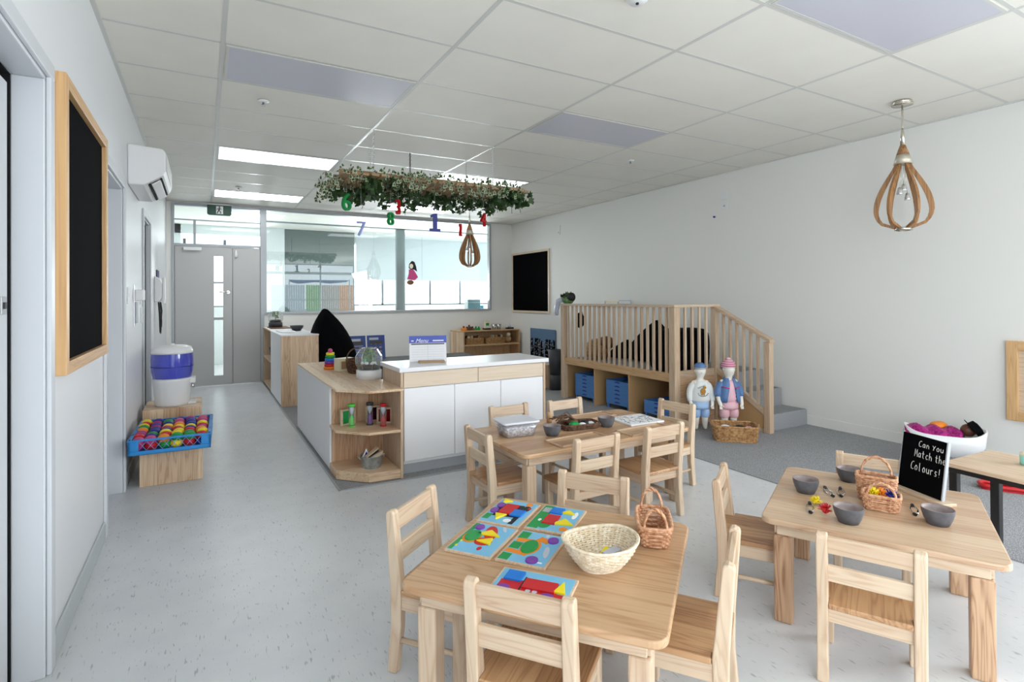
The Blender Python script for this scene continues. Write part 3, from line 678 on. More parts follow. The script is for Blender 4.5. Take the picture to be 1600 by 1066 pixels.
number('1', 'navy', 0, 1.985, 2.075, .0, 'navy blue number one hanging under the pallet middle', .16)
number('2', 'red', 0, 2.26, 2.01, 1.0, 'small red number two turned edgeways beside the far pendant', .13)
number('4', 'red', 0, 2.52, 2.13, .6, 'red number four hanging at the pallet right end', .15)

# ------------------------------------------------------------ cabinets
def box_obj(name, m, x0, x1, y0, y1, z0, z1, parent=None, bevel=.003):
    return MB().box(x0, x1, y0, y1, z0, z1).build(name, m, parent, bevel=bevel)
# main counter
CX0, CX1, CY0, CY1 = 1.275, 2.56, 3.95, 4.42
t = thing('counter_cabinet', 'white fronted counter cabinet with pale wooden drawers behind the tables', 'cabinet', (CX0, CY0, 0))
Wd, Dp = CX1-CX0, CY1-CY0
box_obj('worktop', 'white_lam', -.015, Wd+.02, -.025, Dp+.02, .775, .808, t, .004)
box_obj('side_panel', 'wz', 0, .022, 0, Dp, 0, .775, t); box_obj('side_panel', 'wz', Wd-.022, Wd, 0, Dp, 0, .775, t)
box_obj('carcass', 'white_lam', .022, Wd-.022, .02, Dp, .08, .773, t, 0)
box_obj('plinth', 'chalkgrey', .022, Wd-.022, .03, .045, .0, .10, t)
h2 = Wd/2
box_obj('drawer', 'laminate', .025, h2-.002, 0, .018, .655, .770, t); box_obj('drawer', 'laminate', h2+.002, Wd-.025, 0, .018, .655, .770, t)
w3 = (Wd-.05)/3
for k in range(3): box_obj('door', 'white_lam', .025+w3*k+.0015, .025+w3*(k+1)-.0015, 0, .018, .105, .651, t)
# corner shelf unit
SX0, SX1, SY1, ST = .835, 1.272, 5.98, .665
poly = [(0, .42), (.02, .16), (.20, .0), (.44, -.02), (.44, .42)]
t = thing('corner_shelf_unit', 'low pine shelf unit with chamfered open shelves at counter end', 'shelf unit', (SX0, 3.92, 0))
P_ = [(0.0, .409), (.0, .18), (.19, -.02), (.417, -.035), (.417, .409)]
top = [(0, 2.06), (0, .17), (.19, -.03), (.44, -.045), (.44, 2.06)]
MB().prism(top, ST-.018, ST).build('top', M['by'], t, bevel=.003)
MB().prism(P_, .345, .365).build('shelf', M['bx'], t, bevel=.003)
MB().prism(P_, .01, .075).build('bottom_shelf', M['bx'], t, bevel=.003)
box_obj('back_panel', M['bz'], .017, .418, .41, .428, .02, ST-.018, t)
box_obj('side_panel', M['wz'], .418, .437, -.035, .428, .0, ST-.018, t)
box_obj('outer_side_panel', 'white_lam', .0, .016, .410, 2.06, .02, ST-.018, t, .002)
box_obj('inner_side_panel', 'wz', .42, .437, .43, 2.06, .02, ST-.018, t)
box_obj('end_panel', 'wz', .017, .419, 2.04, 2.058, .02, ST-.018, t)
# far left cabinet
t = thing('low_cabinet', 'tall pine and white shelf cabinet beside the grey door', 'cabinet', (.82, 7.20, 0))
box_obj('end_panel', M['bz'], 0, .44, 0, .02, 0, .87, t); box_obj('top', 'white_lam', -.005, .445, -.005, 2.3, .87, .885, t)
box_obj('front_panel', 'white_lam', 0, .018, .02, 1.2, .02, .87, t); box_obj('inner_panel', 'wz', .42, .44, .02, 2.3, .0, .87, t)
box_obj('divider', 'wz', .018, .42, 1.2, 1.22, 0, .87, t); box_obj('end_panel', 'wz', 0, .42, 2.28, 2.3, 0, .87, t)
box_obj('shelf', 'wy', .0, .42, 1.22, 2.28, .42, .44, t); box_obj('bottom_shelf', 'wy', 0, .42, 1.22, 2.28, .03, .05, t); box_obj('top_edge', 'my', -.008, 0, 1.2, 2.3, .868, .886, t)
for k, (y, z, m, lb) in enumerate(((8.62, .44, 'wicker_dark', 'dark wicker tub on the upper shelf of the far cabinet'), (8.95, .44, 'darkgrey', 'dark grey tub on the upper shelf of the far cabinet'), (8.65, .05, 'wicker_dark', 'dark wicker tub on the bottom shelf of the far cabinet'))):
    o = MB().lathe([(.09, 0), (.12, .16), (.11, .16), (.08, .012)], 18).build('shelf_tub', m, loc=(.97, y, z)); tag(o, lb, 'tub')
# things on the far cabinet
def terrarium(name, label, loc, s, base):
    t = thing(name, label, 'terrarium', loc)
    MB().lathe([(.105*s, 0), (.105*s, .07*s), (.1*s, .075*s)], 28).build('base', base, t)
    b = MB().lathe([(.09*s, .075*s), (.112*s, .13*s), (.112*s, .19*s), (.075*s, .245*s), (.06*s, .255*s)], 8, cap=False, smooth=False); b.build('glass_jar', 'thinglass', t)
    f = MB()
    for k in range(8):
        a = 2*PI*k/8
        f.tube([(r*s*math.cos(a), r*s*math.sin(a), z*s) for r, z in ((.091, .075), (.113, .13), (.113, .19), (.076, .245), (.061, .255))], .0014*s, 4)
    f.tube([(.061*s*math.cos(2*PI*k/16), .061*s*math.sin(2*PI*k/16), .255*s) for k in range(16)], .0022*s, 5, closed=True)
    f.build('glass_edges', 'chrome', t)
    MB().lathe([(.085*s, .08*s), (.088*s, .105*s), (.06*s, .118*s), (.01*s, .125*s)], 18).build('soil', 'ink', t)
    r_ = random.Random(3); b = MB()
    for k in range(7): b.ball((r_.uniform(-.05, .05)*s, r_.uniform(-.05, .05)*s, .125*s), .014*s, 8, 6, jit=.1)
    b.build('pebbles', 'paper', t)
    b = MB()
    for k in range(46): leaf(b, (r_.uniform(-.04, .04)*s, r_.uniform(-.04, .04)*s, r_.uniform(.15, .24)*s), .03*s, r_.uniform(0, 6.3), r_.uniform(.3, 1.6), r_.uniform(-.5, .5), False)
    for k in range(5): b.tube([(0, 0, .12*s), (r_.uniform(-.03, .03)*s, r_.uniform(-.03, .03)*s, .22*s)], .002*s, 4)
    b.build('plant', 'ivyl', t)
M['ivyl'] = mottle(mat('fresh_leaf', srgb(96, 140, 80), .5), srgb(70, 112, 60), srgb(130, 168, 104), 12)
terrarium('glass_terrarium', 'faceted glass plant terrarium on white base atop the pine shelf unit', (1.195, 4.54, ST), .98, 'paper')
terrarium('glass_jar_planter', 'small glass jar with dark planting on the far cabinet', (.96, 9.1, .886), .95, 'darkgrey')
b = MB().lathe([(.05, 0), (.085, .05), (.09, .075), (.08, .07), (.045, .01)], 20); tag(b.build('metal_bowl', 'darkgrey', loc=(1.12, 8.05, .886)), 'small dark metal bowl on the far cabinet top', 'bowl')
t = thing('display_board', 'white curved display board lying on the far cabinet top', 'board', (.97, 7.95, .886)); MB().prism(rrect(-.1, .1, -.3, .3, .05), 0, .01).build('board', 'paper', t)
tag(MB().prism(rrect(-.14, .14, -.28, .28, .02), 0, .012).build('wooden_tray', 'brown', loc=(1.0, 9.05, .886)), 'brown wooden tray under the glass jar planter', 'tray')
# the jar stands on the tray
bpy.data.objects['glass_jar_planter'].location.z = .898
# items on corner shelf unit
t = thing('stacking_toy', 'rainbow coloured ring stacking toy on the shelf unit top', 'toy', (1.035, 5.32, ST))
for k, (m, r) in enumerate((('orange', .06), ('red', .054), ('purple', .052), ('blue', .048), ('green', .044), ('yellow', .038))):
    MB().lathe([(r*.9, 0), (r, .006), (r, .020), (r*.9, .026)], 20, (0, 0, k*.026)).build('ring', m, t)
MB().ball((0, 0, .17), .022, sz=1.1).build('knob', 'hotpink', t)
def weave(b, prof, n_st, rng, r_w=.004, r_s=.004, shape=None, amp=.004):
    """prof: list of (radius,z) from bottom to rim. shape(theta)-> (sx,sy) unit outline"""
    sh = shape or (lambda a: (math.cos(a), math.sin(a)))
    def at(q):
        f = q*(len(prof)-1); i = min(int(f), len(prof)-2); u = f-i
        return prof[i][0]*(1-u)+prof[i+1][0]*u, prof[i][1]*(1-u)+prof[i+1][1]*u
    for k in range(n_st):
        a = 2*PI*k/n_st; x, y = sh(a); b.tube([(at(q/6)[0]*x, at(q/6)[0]*y, at(q/6)[1]) for q in range(7)], r_s, 5)
    N = n_st*4
    for j in range(rng):
        r, z = at((j+.5)/rng); P = []
        for q in range(N):
            a = 2*PI*q/N; x, y = sh(a); d = amp*math.cos(q*PI/4+(PI if j % 2 else 0)) if n_st else 0
            L = math.hypot(x, y) or 1; P.append((r*x+d*x/L, r*y+d*y/L, z+random.uniform(-.0008, .0008)))
        b.tube(P, r_w, 5, closed=True)
def hoop(b, r, z, n=36, th=.006, shape=None):
    sh = shape or (lambda a: (math.cos(a), math.sin(a)))
    b.tube([(r*sh(2*PI*k/n)[0], r*sh(2*PI*k/n)[1], z) for k in range(n)], th, 6, closed=True)
t = thing('twig_basket', 'dark twig basket with arched handle behind the terrarium', 'basket', (1.19, 4.93, ST))
b = MB(); weave(b, [(.07, .005), (.085, .06), (.09, .12)], 18, 14, .0055, .004); hoop(b, .092, .12, th=.008); b.lathe([(.068, 0), (.068, .008)], 20); b.build('woven_body', 'wicker_dark', t)
MB().tube([(.09*math.cos(PI*k/12), 0, .12+.10*math.sin(PI*k/12)) for k in range(13)], .006).build('handle', 'wicker_dark', t)
t = thing('card_box', 'small cream printed card box on the pine shelf unit', 'box', (1.13, 5.15, ST), .3)
MB().box(-.08, .08, -.05, .05, 0, .115).build('box_body', 'cream', t, bevel=.003); MB().box(-.06, .06, -.052, -.05, .02, .09).build('printed_label', 'sandbrown', t)
t = thing('toy_vehicle', 'yellow green toy beside the terrarium against the counter', 'toy', (1.225, 4.75, ST))
MB().box(-.02, .03, -.05, .05, .02, .10).build('toy_body', 'yellow', t, bevel=.008); MB().ball((.0, 0, .12), .03).build('toy_top', 'green', t); MB().lathe([(.015, -.055), (.015, .055)], 12).build('wheel_axle', 'ink', t, loc=(0, 0, .016), rot=(PI/2, 0, 0))
# sand timers and framed colour panels on the middle shelf
def timer(x, y, liquid, cap, lab):
    t = thing('liquid_timer', lab, 'liquid timer', (x, y, .365), .3, 'liquid timers on the middle shelf')
    MB().lathe([(.026, 0), (.026, .008)], 20).build('cap', cap, t); MB().lathe([(.026, .15), (.028, .165), (.026, .17)], 20).build('cap', cap, t)
    MB().lathe([(.023, .008), (.023, .15)], 20, cap=False).build('tube', 'thinglass', t)
    MB().lathe([(.019, .01), (.019, .05), (.006, .085)], 16).build('liquid', liquid, t)
    MB().lathe([(.004, .085), (.018, .12), (.019, .148)], 16).build('bulb', 'cloudgrey', t)
timer(.965, 4.17, 'limegreen', 'limegreen', 'green liquid timer, leftmost on the middle shelf')
timer(1.10, 4.16, 'purple', 'darkgrey', 'purple liquid timer, middle one on the shelf')
timer(1.175, 4.06, 'red', 'red', 'red liquid timer, rightmost on the middle shelf')
def panel(x, y, rz, m, lab):
    t = thing('colour_frame', lab, 'frame block', (x, y, .365), rz, 'wood framed colour blocks')
    MB().box(-.055, .055, -.006, .006, .012, .108).build('colour_sheet', m, t)
    f = MB().box(-.06, .06, -.012, .012, 0, .012).box(-.06, .06, -.012, .012, .108, .12).box(-.06, -.045, -.012, .012, .012, .108).box(.045, .06, -.012, .012, .012, .108)
    f.build('frame', 'wx', t, bevel=.002)
panel(.955, 4.25, .3, 'green', 'wood framed green colour block behind the green timer')
panel(1.155, 4.26, .0, 'purplet', 'wood framed purple colour block behind the purple timer') if False else None
M['purplet'] = thin('purple_acrylic', srgb(90, 20, 60), .5); M['redt'] = thin('red_acrylic', srgb(140, 20, 30), .5); M['greent'] = thin('green_acrylic', srgb(20, 120, 60), .5)
panel(1.155, 4.27, .0, 'purplet', 'wood framed purple colour block behind the purple timer')
panel(1.215, 4.16, -.5, 'redt', 'wood framed dark red colour block behind the red timer')
# zinc bucket
t = thing('zinc_bucket', 'small galvanised bucket on the bottom shelf of the shelf unit', 'bucket', (1.085, 4.06, .075))
MB().lathe([(.068, 0), (.07, .004), (.082, .085), (.085, .088), (.082, .090), (.077, .086), (.066, .008)], 30).build('pail', 'galv', t)
for sgn in (-1, 1): MB().tube([(sgn*(.083+.02*math.sin(PI*k/6)), -.02+.04*k/6, .068+.02*math.sin(PI*k/6)) for k in range(7)], .003).build('handle', 'steel', t)
def blk(label, loc, rot, dims, m, m2, grp='framed blocks standing in the bucket'):
    t = thing('framed_block', label, 'block', loc, 0, grp); t.rotation_euler = rot
    a, b_, c_ = dims
    MB().box(-a, a, -b_, b_, -c_, c_).build('sheet', m2, t)
    f = MB().box(-a-.008, a+.008, -b_-.006, b_+.006, c_, c_+.01).box(-a-.008, a+.008, -b_-.006, b_+.006, -c_-.01, -c_)
    f.build('frame', m, t, bevel=.002)
blk('pale framed block with dark centre leaning in the zinc bucket', (1.09, 4.05, .17), (0, -.45, .3), (.05, .012, .010), 'wx', 'ink')
blk('wooden framed block lying lower across the zinc bucket', (1.115, 4.045, .155), (0, -.35, .2), (.05, .012, .006), 'wx', 'cream')
o = MB().prism([(-.03, 0), (.03, 0), (0, .065)], -.006, .006, 'y').build('triangle_block', ['paper'], loc=(1.05, 4.08, .145)); tag(o, 'white triangular framed block upright in the zinc bucket', 'block')
o = MB().prism([(-.015, .012), (.015, .012), (0, .045)], -.008, .008, 'y').build('triangle_sheet', 'navy', o)
# desk calendar on the counter
t = thing('desk_calendar', 'white and blue printed menu calendar standing on the counter', 'calendar', (1.595, 4.22, .808), -.30)
R_ = Matrix.Rotation(-.25, 4, 'X')
MB().box(-.15, .15, -.003, .003, .0, .21, R_).build('sheet', 'paper', t)
MB().box(-.152, .152, -.006, -.003, .155, .215, R_).build('header', 'calblue', t)
MB().box(-.135, .135, -.0055, -.003, .142, .150, R_).build('dark_bar', 'ink', t)
g = MB()
for k in range(6): g.box(-.13, .13, -.0045, -.003, .02+k*.02, .0212+k*.02, R_)
g.box(-.001, .001, -.0045, -.003, .015, .14, R_); g.build('ruled_lines', 'cloudgrey', t)
text_mesh('heading', 'Menu', .045, 'paper', t, (-.055, -.052, .176), (PI/2-.25, 0, 0), .0005, shear=.4)
for k, (x_, w_) in enumerate(((-.125, .02), (.085, .09))): MB().box(x_-w_/2, x_+w_/2, -.0075, -.006, .168, .178, R_).build('heading_line', 'paper', t)
MB().box(-.08, .13, -.09, -.005, 0, .014).build('stand', 'sandbrown', t, bevel=.003)
# far bench, blue boards, bean bags
t = thing('upholstered_bench', 'long dark grey padded bench behind the counter', 'bench', (2.75, 8.1, 0))
MB().box(-1.05, 1.05, -.28, .28, .30, .42).build('seat', 'darkgrey', t, bevel=.03, seg=3); MB().box(-1.02, 1.02, -.25, .25, .02, .30).build('base', 'darkgrey', t, bevel=.01)
def board_stand(x, lab, kind):
    t = thing('information_board', lab, 'board', (x, 8.18, .42), .0, 'blue information boards on the bench')
    R = Matrix.Rotation(-.16, 4, 'X')
    MB().box(-.135, .135, -.004, .004, 0, .355, R).build('board', 'posterblue', t)
    MB().box(-.1, .1, .03, .04, 0, .27).build('stand', 'darkgrey', t)
    f = MB()
    if kind: 
        f.box(-.085, .06, -.0055, -.004, .27, .31, R)
        for k in range(9): f.box(-.09, random.uniform(.05, .1), -.0055, -.004, .03+k*.024, .036+k*.024, R)
        f.build('printed_text', 'cloudgrey', t)
    else:
        f.box(-.1, .04, -.0055, -.004, .285, .32, R); f.build('printed_text', 'cloudgrey', t); g = MB()
        for i in range(3):
            for j in range(4):
                c_ = (-.075+i*.07, .05+j*.06); g.prism([(c_[0]+.02*math.cos(a*.63), c_[1]+.013*math.sin(a*.63)) for a in range(10)], -.0055, -.004, 'y', R)
        g.build('round_pictures', 'sandbrown', t)
board_stand(1.98, 'dark blue information board with lines of text, left one', 1)
board_stand(2.27, 'blue information board with round pictures, right one', 0)
def drape(rings, name, m, parent=None, sub=2):
    b = MB(); b.loft(rings); return b.build(name, m, parent, sub=sub)
def beanbag(label, loc, rz, w, d, h, px, py=0, group=None, prof=((.86, 0), (1.02, .06), (1.0, .25), (.84, .45), (.62, .63), (.38, .80), (.16, .94), (.03, 1.0))):
    t = thing('bean_bag', label, 'bean bag', loc, rz, group)
    rings = []
    for q, (s_, z) in enumerate(prof):
        rings.append([(s_*w/2*math.copysign(abs(math.cos(2*PI*k/16))**.8, math.cos(2*PI*k/16))+px*z**1.2, s_*d/2*math.copysign(abs(math.sin(2*PI*k/16))**.8, math.sin(2*PI*k/16))+py*z**1.5, z*h*(1+.02*math.sin(k*2.3+q))) for k in range(16)])
    drape(rings, 'cushion', 'blackfab', t, 1)
    MB().tube([(px*z**1.2+w/2*s_, py*z**1.5, z*h) for s_, z in ((1.02, .06), (1.0, .25), (.84, .45), (.62, .63), (.38, .80))], .006, 6).build('piping', 'blackfab', t)
    return t
beanbag('large black pointed bean bag behind the far left cabinet', (1.56, 7.45, 0), 0, .58, .62, 1.20, -.18, 0, None, ((.9, 0), (1.0, .06), (1.04, .25), (1.06, .45), (1.0, .60), (.80, .75), (.50, .88), (.20, .97), (.04, 1.0)))
# back shelf with toys
t = thing('toy_shelf', 'pine toy shelf against the back wall below the window', 'shelf', (4.06, 9.18, 0))
L = 1.3
box_obj('top', 'my', 0, L, 0, .38, .70, .722, t); box_obj('shelf', 'my', .12, L-.02, 0, .36, .43, .46, t); box_obj('bottom_shelf', 'my', .12, L-.02, 0, .36, .06, .08, t)
box_obj('side_panel', M['bz'], 0, .12, 0, .38, 0, .70, t); box_obj('side_panel', 'mz', L-.02, L, 0, .38, 0, .70, t); box_obj('back_panel', 'mz', .12, L-.02, .36, .375, 0, .70, t)
for k, (x, w_) in enumerate(((4.42, .36), (4.86, .40))):
    t = thing('storage_basket', 'brown wicker basket of wooden toys on the back shelf, %s one' % ('left', 'right')[k], 'basket', (x, 9.33, .46), 0, 'wicker baskets on the back shelf')
    sh = lambda a, w_=w_: (w_/2*math.copysign(abs(math.cos(a))**.35, math.cos(a)), .12*math.copysign(abs(math.sin(a))**.35, math.sin(a)))
    b = MB(); weave(b, [(1, .0), (1.04, .12)], 20, 9, .007, .006, sh); b.build('woven_body', 'wicker_brown', t)
    for q in range(9): MB().ball((random.uniform(-w_/2+.05, w_/2-.05), random.uniform(-.07, .07), .13), .035, 8, 6, jit=.2).build('wooden_toy', random.choice(['sandbrown', 'cream', 'wicker_dark']), t)
for x, y, z, s_, m, lb in ((5.16, 9.3, .46, .07, 'sandbrown', 'round brown soft toy at the shelf right end'),):
    t = thing('soft_toy', lb, 'toy', (x, y, z)); MB().ball((0, 0, s_), s_).build('body', m, t); MB().ball((0, -.02, s_*2.3), s_*.6).build('head', 'cream', t); MB().ball((.06, 0, s_*1.1), s_*.5, sz=2).build('arm', 'wicker_dark', t)
tx = [(4.22, 'orange', 'orange brown wooden block crate on the back shelf top', .07, .05), (4.33, 'wicker_dark', 'dark wicker toy tray on the back shelf top', .08, .07), (4.40, 'brown', 'brown toy beside the tray on the back shelf top', .04, .04),
      (4.47, 'green', 'small green toy peg on the back shelf top', .02, .04), (4.53, 'green', 'tiny green toy animal next in line on the back shelf', .018, .035)]
for x, m, lb, w_, h_ in tx:
    t = thing('wooden_toy', lb, 'toy', (x, 9.3, .722)); MB().box(-w_*.6, w_*.6, -.05, .05, 0, h_).build('toy_body', m, t, bevel=.008); MB().ball((0, 0, h_+.015), .022, 8, 6).build('toy_top', 'wicker_dark' if m != 'green' else 'green', t)
t = thing('toy_till', 'white and green toy cash register on the back shelf', 'toy', (4.70, 9.3, .722)); MB().box(-.06, .06, -.06, .06, 0, .03).build('base', 'ink', t); MB().prism([(-.05, .03), (.05, .03), (.04, .17), (-.04, .17)], -.03, .03, 'y').build('body', 'cream', t, bevel=.006); MB().box(-.03, .03, -.034, -.03, .08, .13).build('screen', 'green', t)
for x, lb in ((4.86, 'small steel pail on the back shelf, left of two'), (4.96, 'small steel pail on the back shelf, right of two')):
    t = thing('small_pail', lb, 'pail', (x, 9.3, .722)); MB().lathe([(.035, 0), (.05, .10), (.046, .10), (.032, .008)], 18).build('pail', 'steel', t); MB().tube([(.05*math.cos(PI*k/8), 0, .1+.03*math.sin(PI*k/8)) for k in range(9)], .002).build('handle', 'steel', t)
t = thing('toy_scale', 'little white toy bottle on dark tray on the back shelf', 'toy', (5.20, 9.3, .722)); MB().box(-.07, .07, -.04, .04, 0, .03).build('tray', 'ink', t); MB().lathe([(.03, .03), (.035, .06), (.012, .08), (.012, .10)], 14).build('bottle', 'cloudgrey', t)
# cardboard photo panel, bin, wooden block by the wall
t = thing('photo_panel', 'dark photo panel of a stacked tower leaning on the right wall', 'picture', (XR-.02, 8.42, .225))
MB().box(-.012, .0, -.42, .42, 0, .53).build('panel', 'skyblue', t)
b = MB(); rr = random.Random(5)
for k in range(46):
    y = -.40+.8*rr.random(); h_ = rr.uniform(.15, .36); b.box(-.0145, -.012, y-.02, y+.02, 0.005, h_)
b.build('dark_towers', 'ink', t)
b = MB()
for k in range(120): y = rr.uniform(-.39, .39); z = rr.uniform(.02, .30); b.box(-.016, -.0145, y-.018, y+.018, z, z+.007)
b.build('pale_courses', 'chalkgrey', t)
t = thing('waste_bin', 'dark grey bin between the photo panel and the play deck', 'bin', (4.40, 6.52, 0)); MB().lathe([(.08, .22), (.11, .58), (.10, .58), (.07, .23)], 20).build('bin_body', 'darkgrey', t)
MB().lathe([(.09, 0), (.08, .22)], 20).build('bin_stand', 'darkgrey', t)
tag(MB().box(-.2, .2, -.25, .25, 0, .34).build('wooden_box', M['bz'], bevel=.004, loc=(4.25, 6.95, 0)), 'pine wooden box behind the left end of the play deck', 'box')

# ------------------------------------------------------------ play deck
t = thing('play_deck', 'raised pine play deck with baluster rails and open cubbies beneath', 'play deck', (4.15, 4.0, 0))
DX, DYL, DZ = XR-4.15-.012, 1.98, .52
RT = 1.22
box_obj('deck_floor', 'carpet', .02, DX, .02, DYL, DZ-.03, DZ, t, 0)
def bmesh_box(*a): return MB().box(*a)
box_obj('corner_post', 'wz', -.03, .05, -.03, .05, 0, RT, t, .004); box_obj('post', 'wz', -.03, .04, DYL-.06, DYL, 0, RT, t, .004)
box_obj('post', 'wz', .57, .635, -.03, .035, 0, RT, t, .004); box_obj('stair_post', 'wz', .57, .635, -.66, -.595, 0, .885, t, .004)
box_obj('handrail', 'wy', -.035, .045, .051, DYL+.02, RT, RT+.028, t, .004); box_obj('handrail', 'wx', -.035, .64, -.035, .05, RT, RT+.028, t, .004)
# sloping stair rail
sl = (RT-.885)/.63
def slope_bar(x0, x1, ya, za, yb, zb, hgt): return MB().prism([(ya, za), (yb, zb), (yb, zb+hgt), (ya, za+hgt)], x0, x1, 'x')
slope_bar(.565, .64, -.67, .875, .02, RT-.005, .035).build('stair_rail', 'wy', t, bevel=.004)
slope_bar(.585, .62, -.60, .16, -.02, .52, .06).build('stair_rail_lower', 'wy', t, bevel=.003)
MB().prism([(-.60, .03), (-.02, .03), (-.02, .52), (-.60, .16)], .597, .609, 'x').build('stair_panel', 'mdf', t)
box_obj('panel_base_rail', 'wy', .585, .62, -.60, -.02, .0, .04, t)
box_obj('fascia', 'my', -.01, .025, .05, DYL-.06, .455, .545, t); box_obj('fascia', 'wx', .05, .57, -.01, .02, .50, .57, t)
box_obj('side_board', 'bx', .05, .57, -.012, .0, .0, .50, t)
NB = 20
for k in range(NB):
    y = .05+(DYL-.11)*(k+.7)/(NB+.4); box_obj('baluster', 'wz', -.008, .018, y-.012, y+.012, .545, RT, t, .002)
for k in range(4):
    x = .05+.52*(k+1)/5; box_obj('baluster', 'wz', x-.012, x+.012, -.008, .018, .57, RT, t, .002)
for k in range(6):
    y = -.595+.57*(k+1)/7; zr = .885+(y+.66)*sl; zb = .19+(y+.60)*.62; box_obj('baluster', 'wz', .59, .616, y-.012, y+.012, zb, zr, t, .002)
for y in (.02, .68, 1.30, DYL-.045): box_obj('cubby_divider', 'mdf', .0, .62, y, y+.018, .0, .455, t, .001)
box_obj('cubby_back', 'mdf', .62, .64, .0, DYL-.03, 0, .48, t, 0)
box_obj('cubby_side', 'wz', -.005, .02, DYL-.085, DYL-.055, .0, .455, t)
# steps
t = thing('carpeted_steps', 'grey carpeted steps rising beside the right wall to the play deck', 'steps', (0, 0, 0))
b = MB().prism([(3.40, 0), (3.40, .165), (3.68, .165), (3.68, .345), (3.90, .345), (3.90, .52), (4.02, .52), (4.02, 0)], 4.80, XR-.014, 'x'); b.build('step_body', 'carpet', t, bevel=.012, seg=3)
# stackable trays
def tray_stack(y, n, where, grp, x=4.22, w=.40):
    for k in range(n):
        z = .06+k*.047
        tt = thing('stacking_tray', '', 'tray', (x, y, z), 0, grp)
        nm = ['lowest', 'second from bottom', 'third from bottom', 'fourth from bottom', 'fifth from bottom', 'topmost'][k if n > 5 or k < n-1 else 5]
        tt['label'] = 'blue plastic tray, %s of the stack in %s cubby' % (nm, where)
        a, d_ = w/2, .19
        bb_ = MB()
        bb_.box(0, .012, -a, a, 0, .046).box(2*d_-.012, 2*d_, -a, a, 0, .046).box(.012, 2*d_-.012, -a, -a+.012, 0, .046).box(.012, 2*d_-.012, a-.012, a, 0, .046).box(.012, 2*d_-.012, -a+.012, a-.012, 0, .006)
        bb_.build('tray_body', 'blue_tray', tt, bevel=.003)
        MB().prism([(-.05, .022), (.05, .022), (.04, .034), (0, .04), (-.04, .034)], -.001, .002, 'x').build('grip_slot', 'navy', tt)
        if k == 0:
            for q in (-a+.02, a-.03):
                MB().box(.01, .03, q, q+.02, -.055, 0).build('foot', 'blue_tray', tt); MB().box(.33, .35, q, q+.02, -.055, 0).build('foot', 'blue_tray', tt)
tray_stack(5.60, 6, 'the leftmost', 'blue trays in the leftmost cubby')
tray_stack(4.97, 6, 'the middle', 'blue trays in the middle cubby')
tray_stack(4.32, 3, 'the right', 'blue trays in the right cubby')
# on the deck
beanbag('black pointed bean bag behind the long rail of the deck', (4.95, 5.16, DZ), PI/2, .72, .5, .52, -.10, .0, 'black bean bags on the deck')
beanbag('black bean bag behind the short rail by the steps', (4.62, 4.38, DZ), 0, .78, .42, .46, .04, 0, 'black bean bags on the deck', ((.9, 0), (1.0, .08), (1.0, .4), (.97, .7), (.92, .88), (.8, .97), (.4, 1.0)))
beanbag('low black bean bag at the far end of the deck', (4.95, 5.64, DZ), PI/2, .38, .5, .24, -.03, 0, 'black bean bags on the deck')
t = thing('brown_cushion', 'brown patterned cushion pile behind the left balusters', 'cushion', (4.48, 5.66, DZ)); MB().ball((0, 0, .12), .17, sz=.9, jit=.05).build('cushion', 'wicker_brown', t); MB().ball((.05, -.12, .22), .11, sz=.8, jit=.05).build('cushion', 'brown', t)
tag(MB().box(-.02, .02, -.5, .5, 0, .02).build('wall_ledge', 'wy', bevel=.003, loc=(XR-.035, 6.45, 1.205)), 'narrow pine ledge on the wall behind the deck', 'ledge')
for y0_, y1_, h_, m, lb in ((6.60, 6.93, .045, 'cream', 'cream book lying at the left of the wall ledge'), (6.30, 6.58, .035, 'yellow', 'pale yellow book in the middle of the wall ledge'), (6.05, 6.28, .055, 'teal', 'teal blue book standing out on the wall ledge')):
    t = thing('book', lb, 'book', (XR-.035, (y0_+y1_)/2, 1.225), 0, 'books on the wall ledge'); w_ = (y1_-y0_)/2
    MB().box(-.018, .018, -w_, w_, 0, .004).box(-.018, .018, -w_, w_, h_-.004, h_).build('cover', m, t); MB().box(-.016, .016, -w_+.004, w_-.004, .004, h_-.004).build('pages', 'paper', t)
t = thing('plush_puppet', 'grey and green plush puppet draped over the left deck post', 'plush toy', (4.155, 5.88, RT+.028))
MB().ball((0, -.02, .05), .075, sx=.8, sy=1.5, sz=.8, jit=.06).build('body', 'ivyl', t); MB().ball((0, -.10, .085), .055, sz=1.1, jit=.05).build('head', 'ink', t)
MB().tube([(-.02, .06, .06), (-.05, .13, .03), (-.06, .16, -.08), (-.06, .15, -.16)], [.04, .04, .032, .02], 10).build('tail', 'cloudgrey', t)
b = MB(); r_ = random.Random(4)
for k in range(30): leaf(b, (r_.uniform(-.05, .05), r_.uniform(-.1, .06), r_.uniform(.06, .12)), .05, r_.uniform(0, 6.3), r_.uniform(.3, 1.8), 0, False)
b.build('green_crest', 'ivy', t)
t = thing('black_hat', 'round black hat hung inside the left end of the rail', 'hat', (4.24, 5.72, 1.03))
MB().lathe([(.10, 0), (.09, .015), (.05, .02), (.045, .05), (.01, .055)], 24).build('brim_and_crown', 'blackfab', t, rot=(0, PI/2, 0)); MB().tube([(.02, -.05, .05), (.02, 0, .17), (.02, .05, .05)], .004).build('strap', 'ink', t)

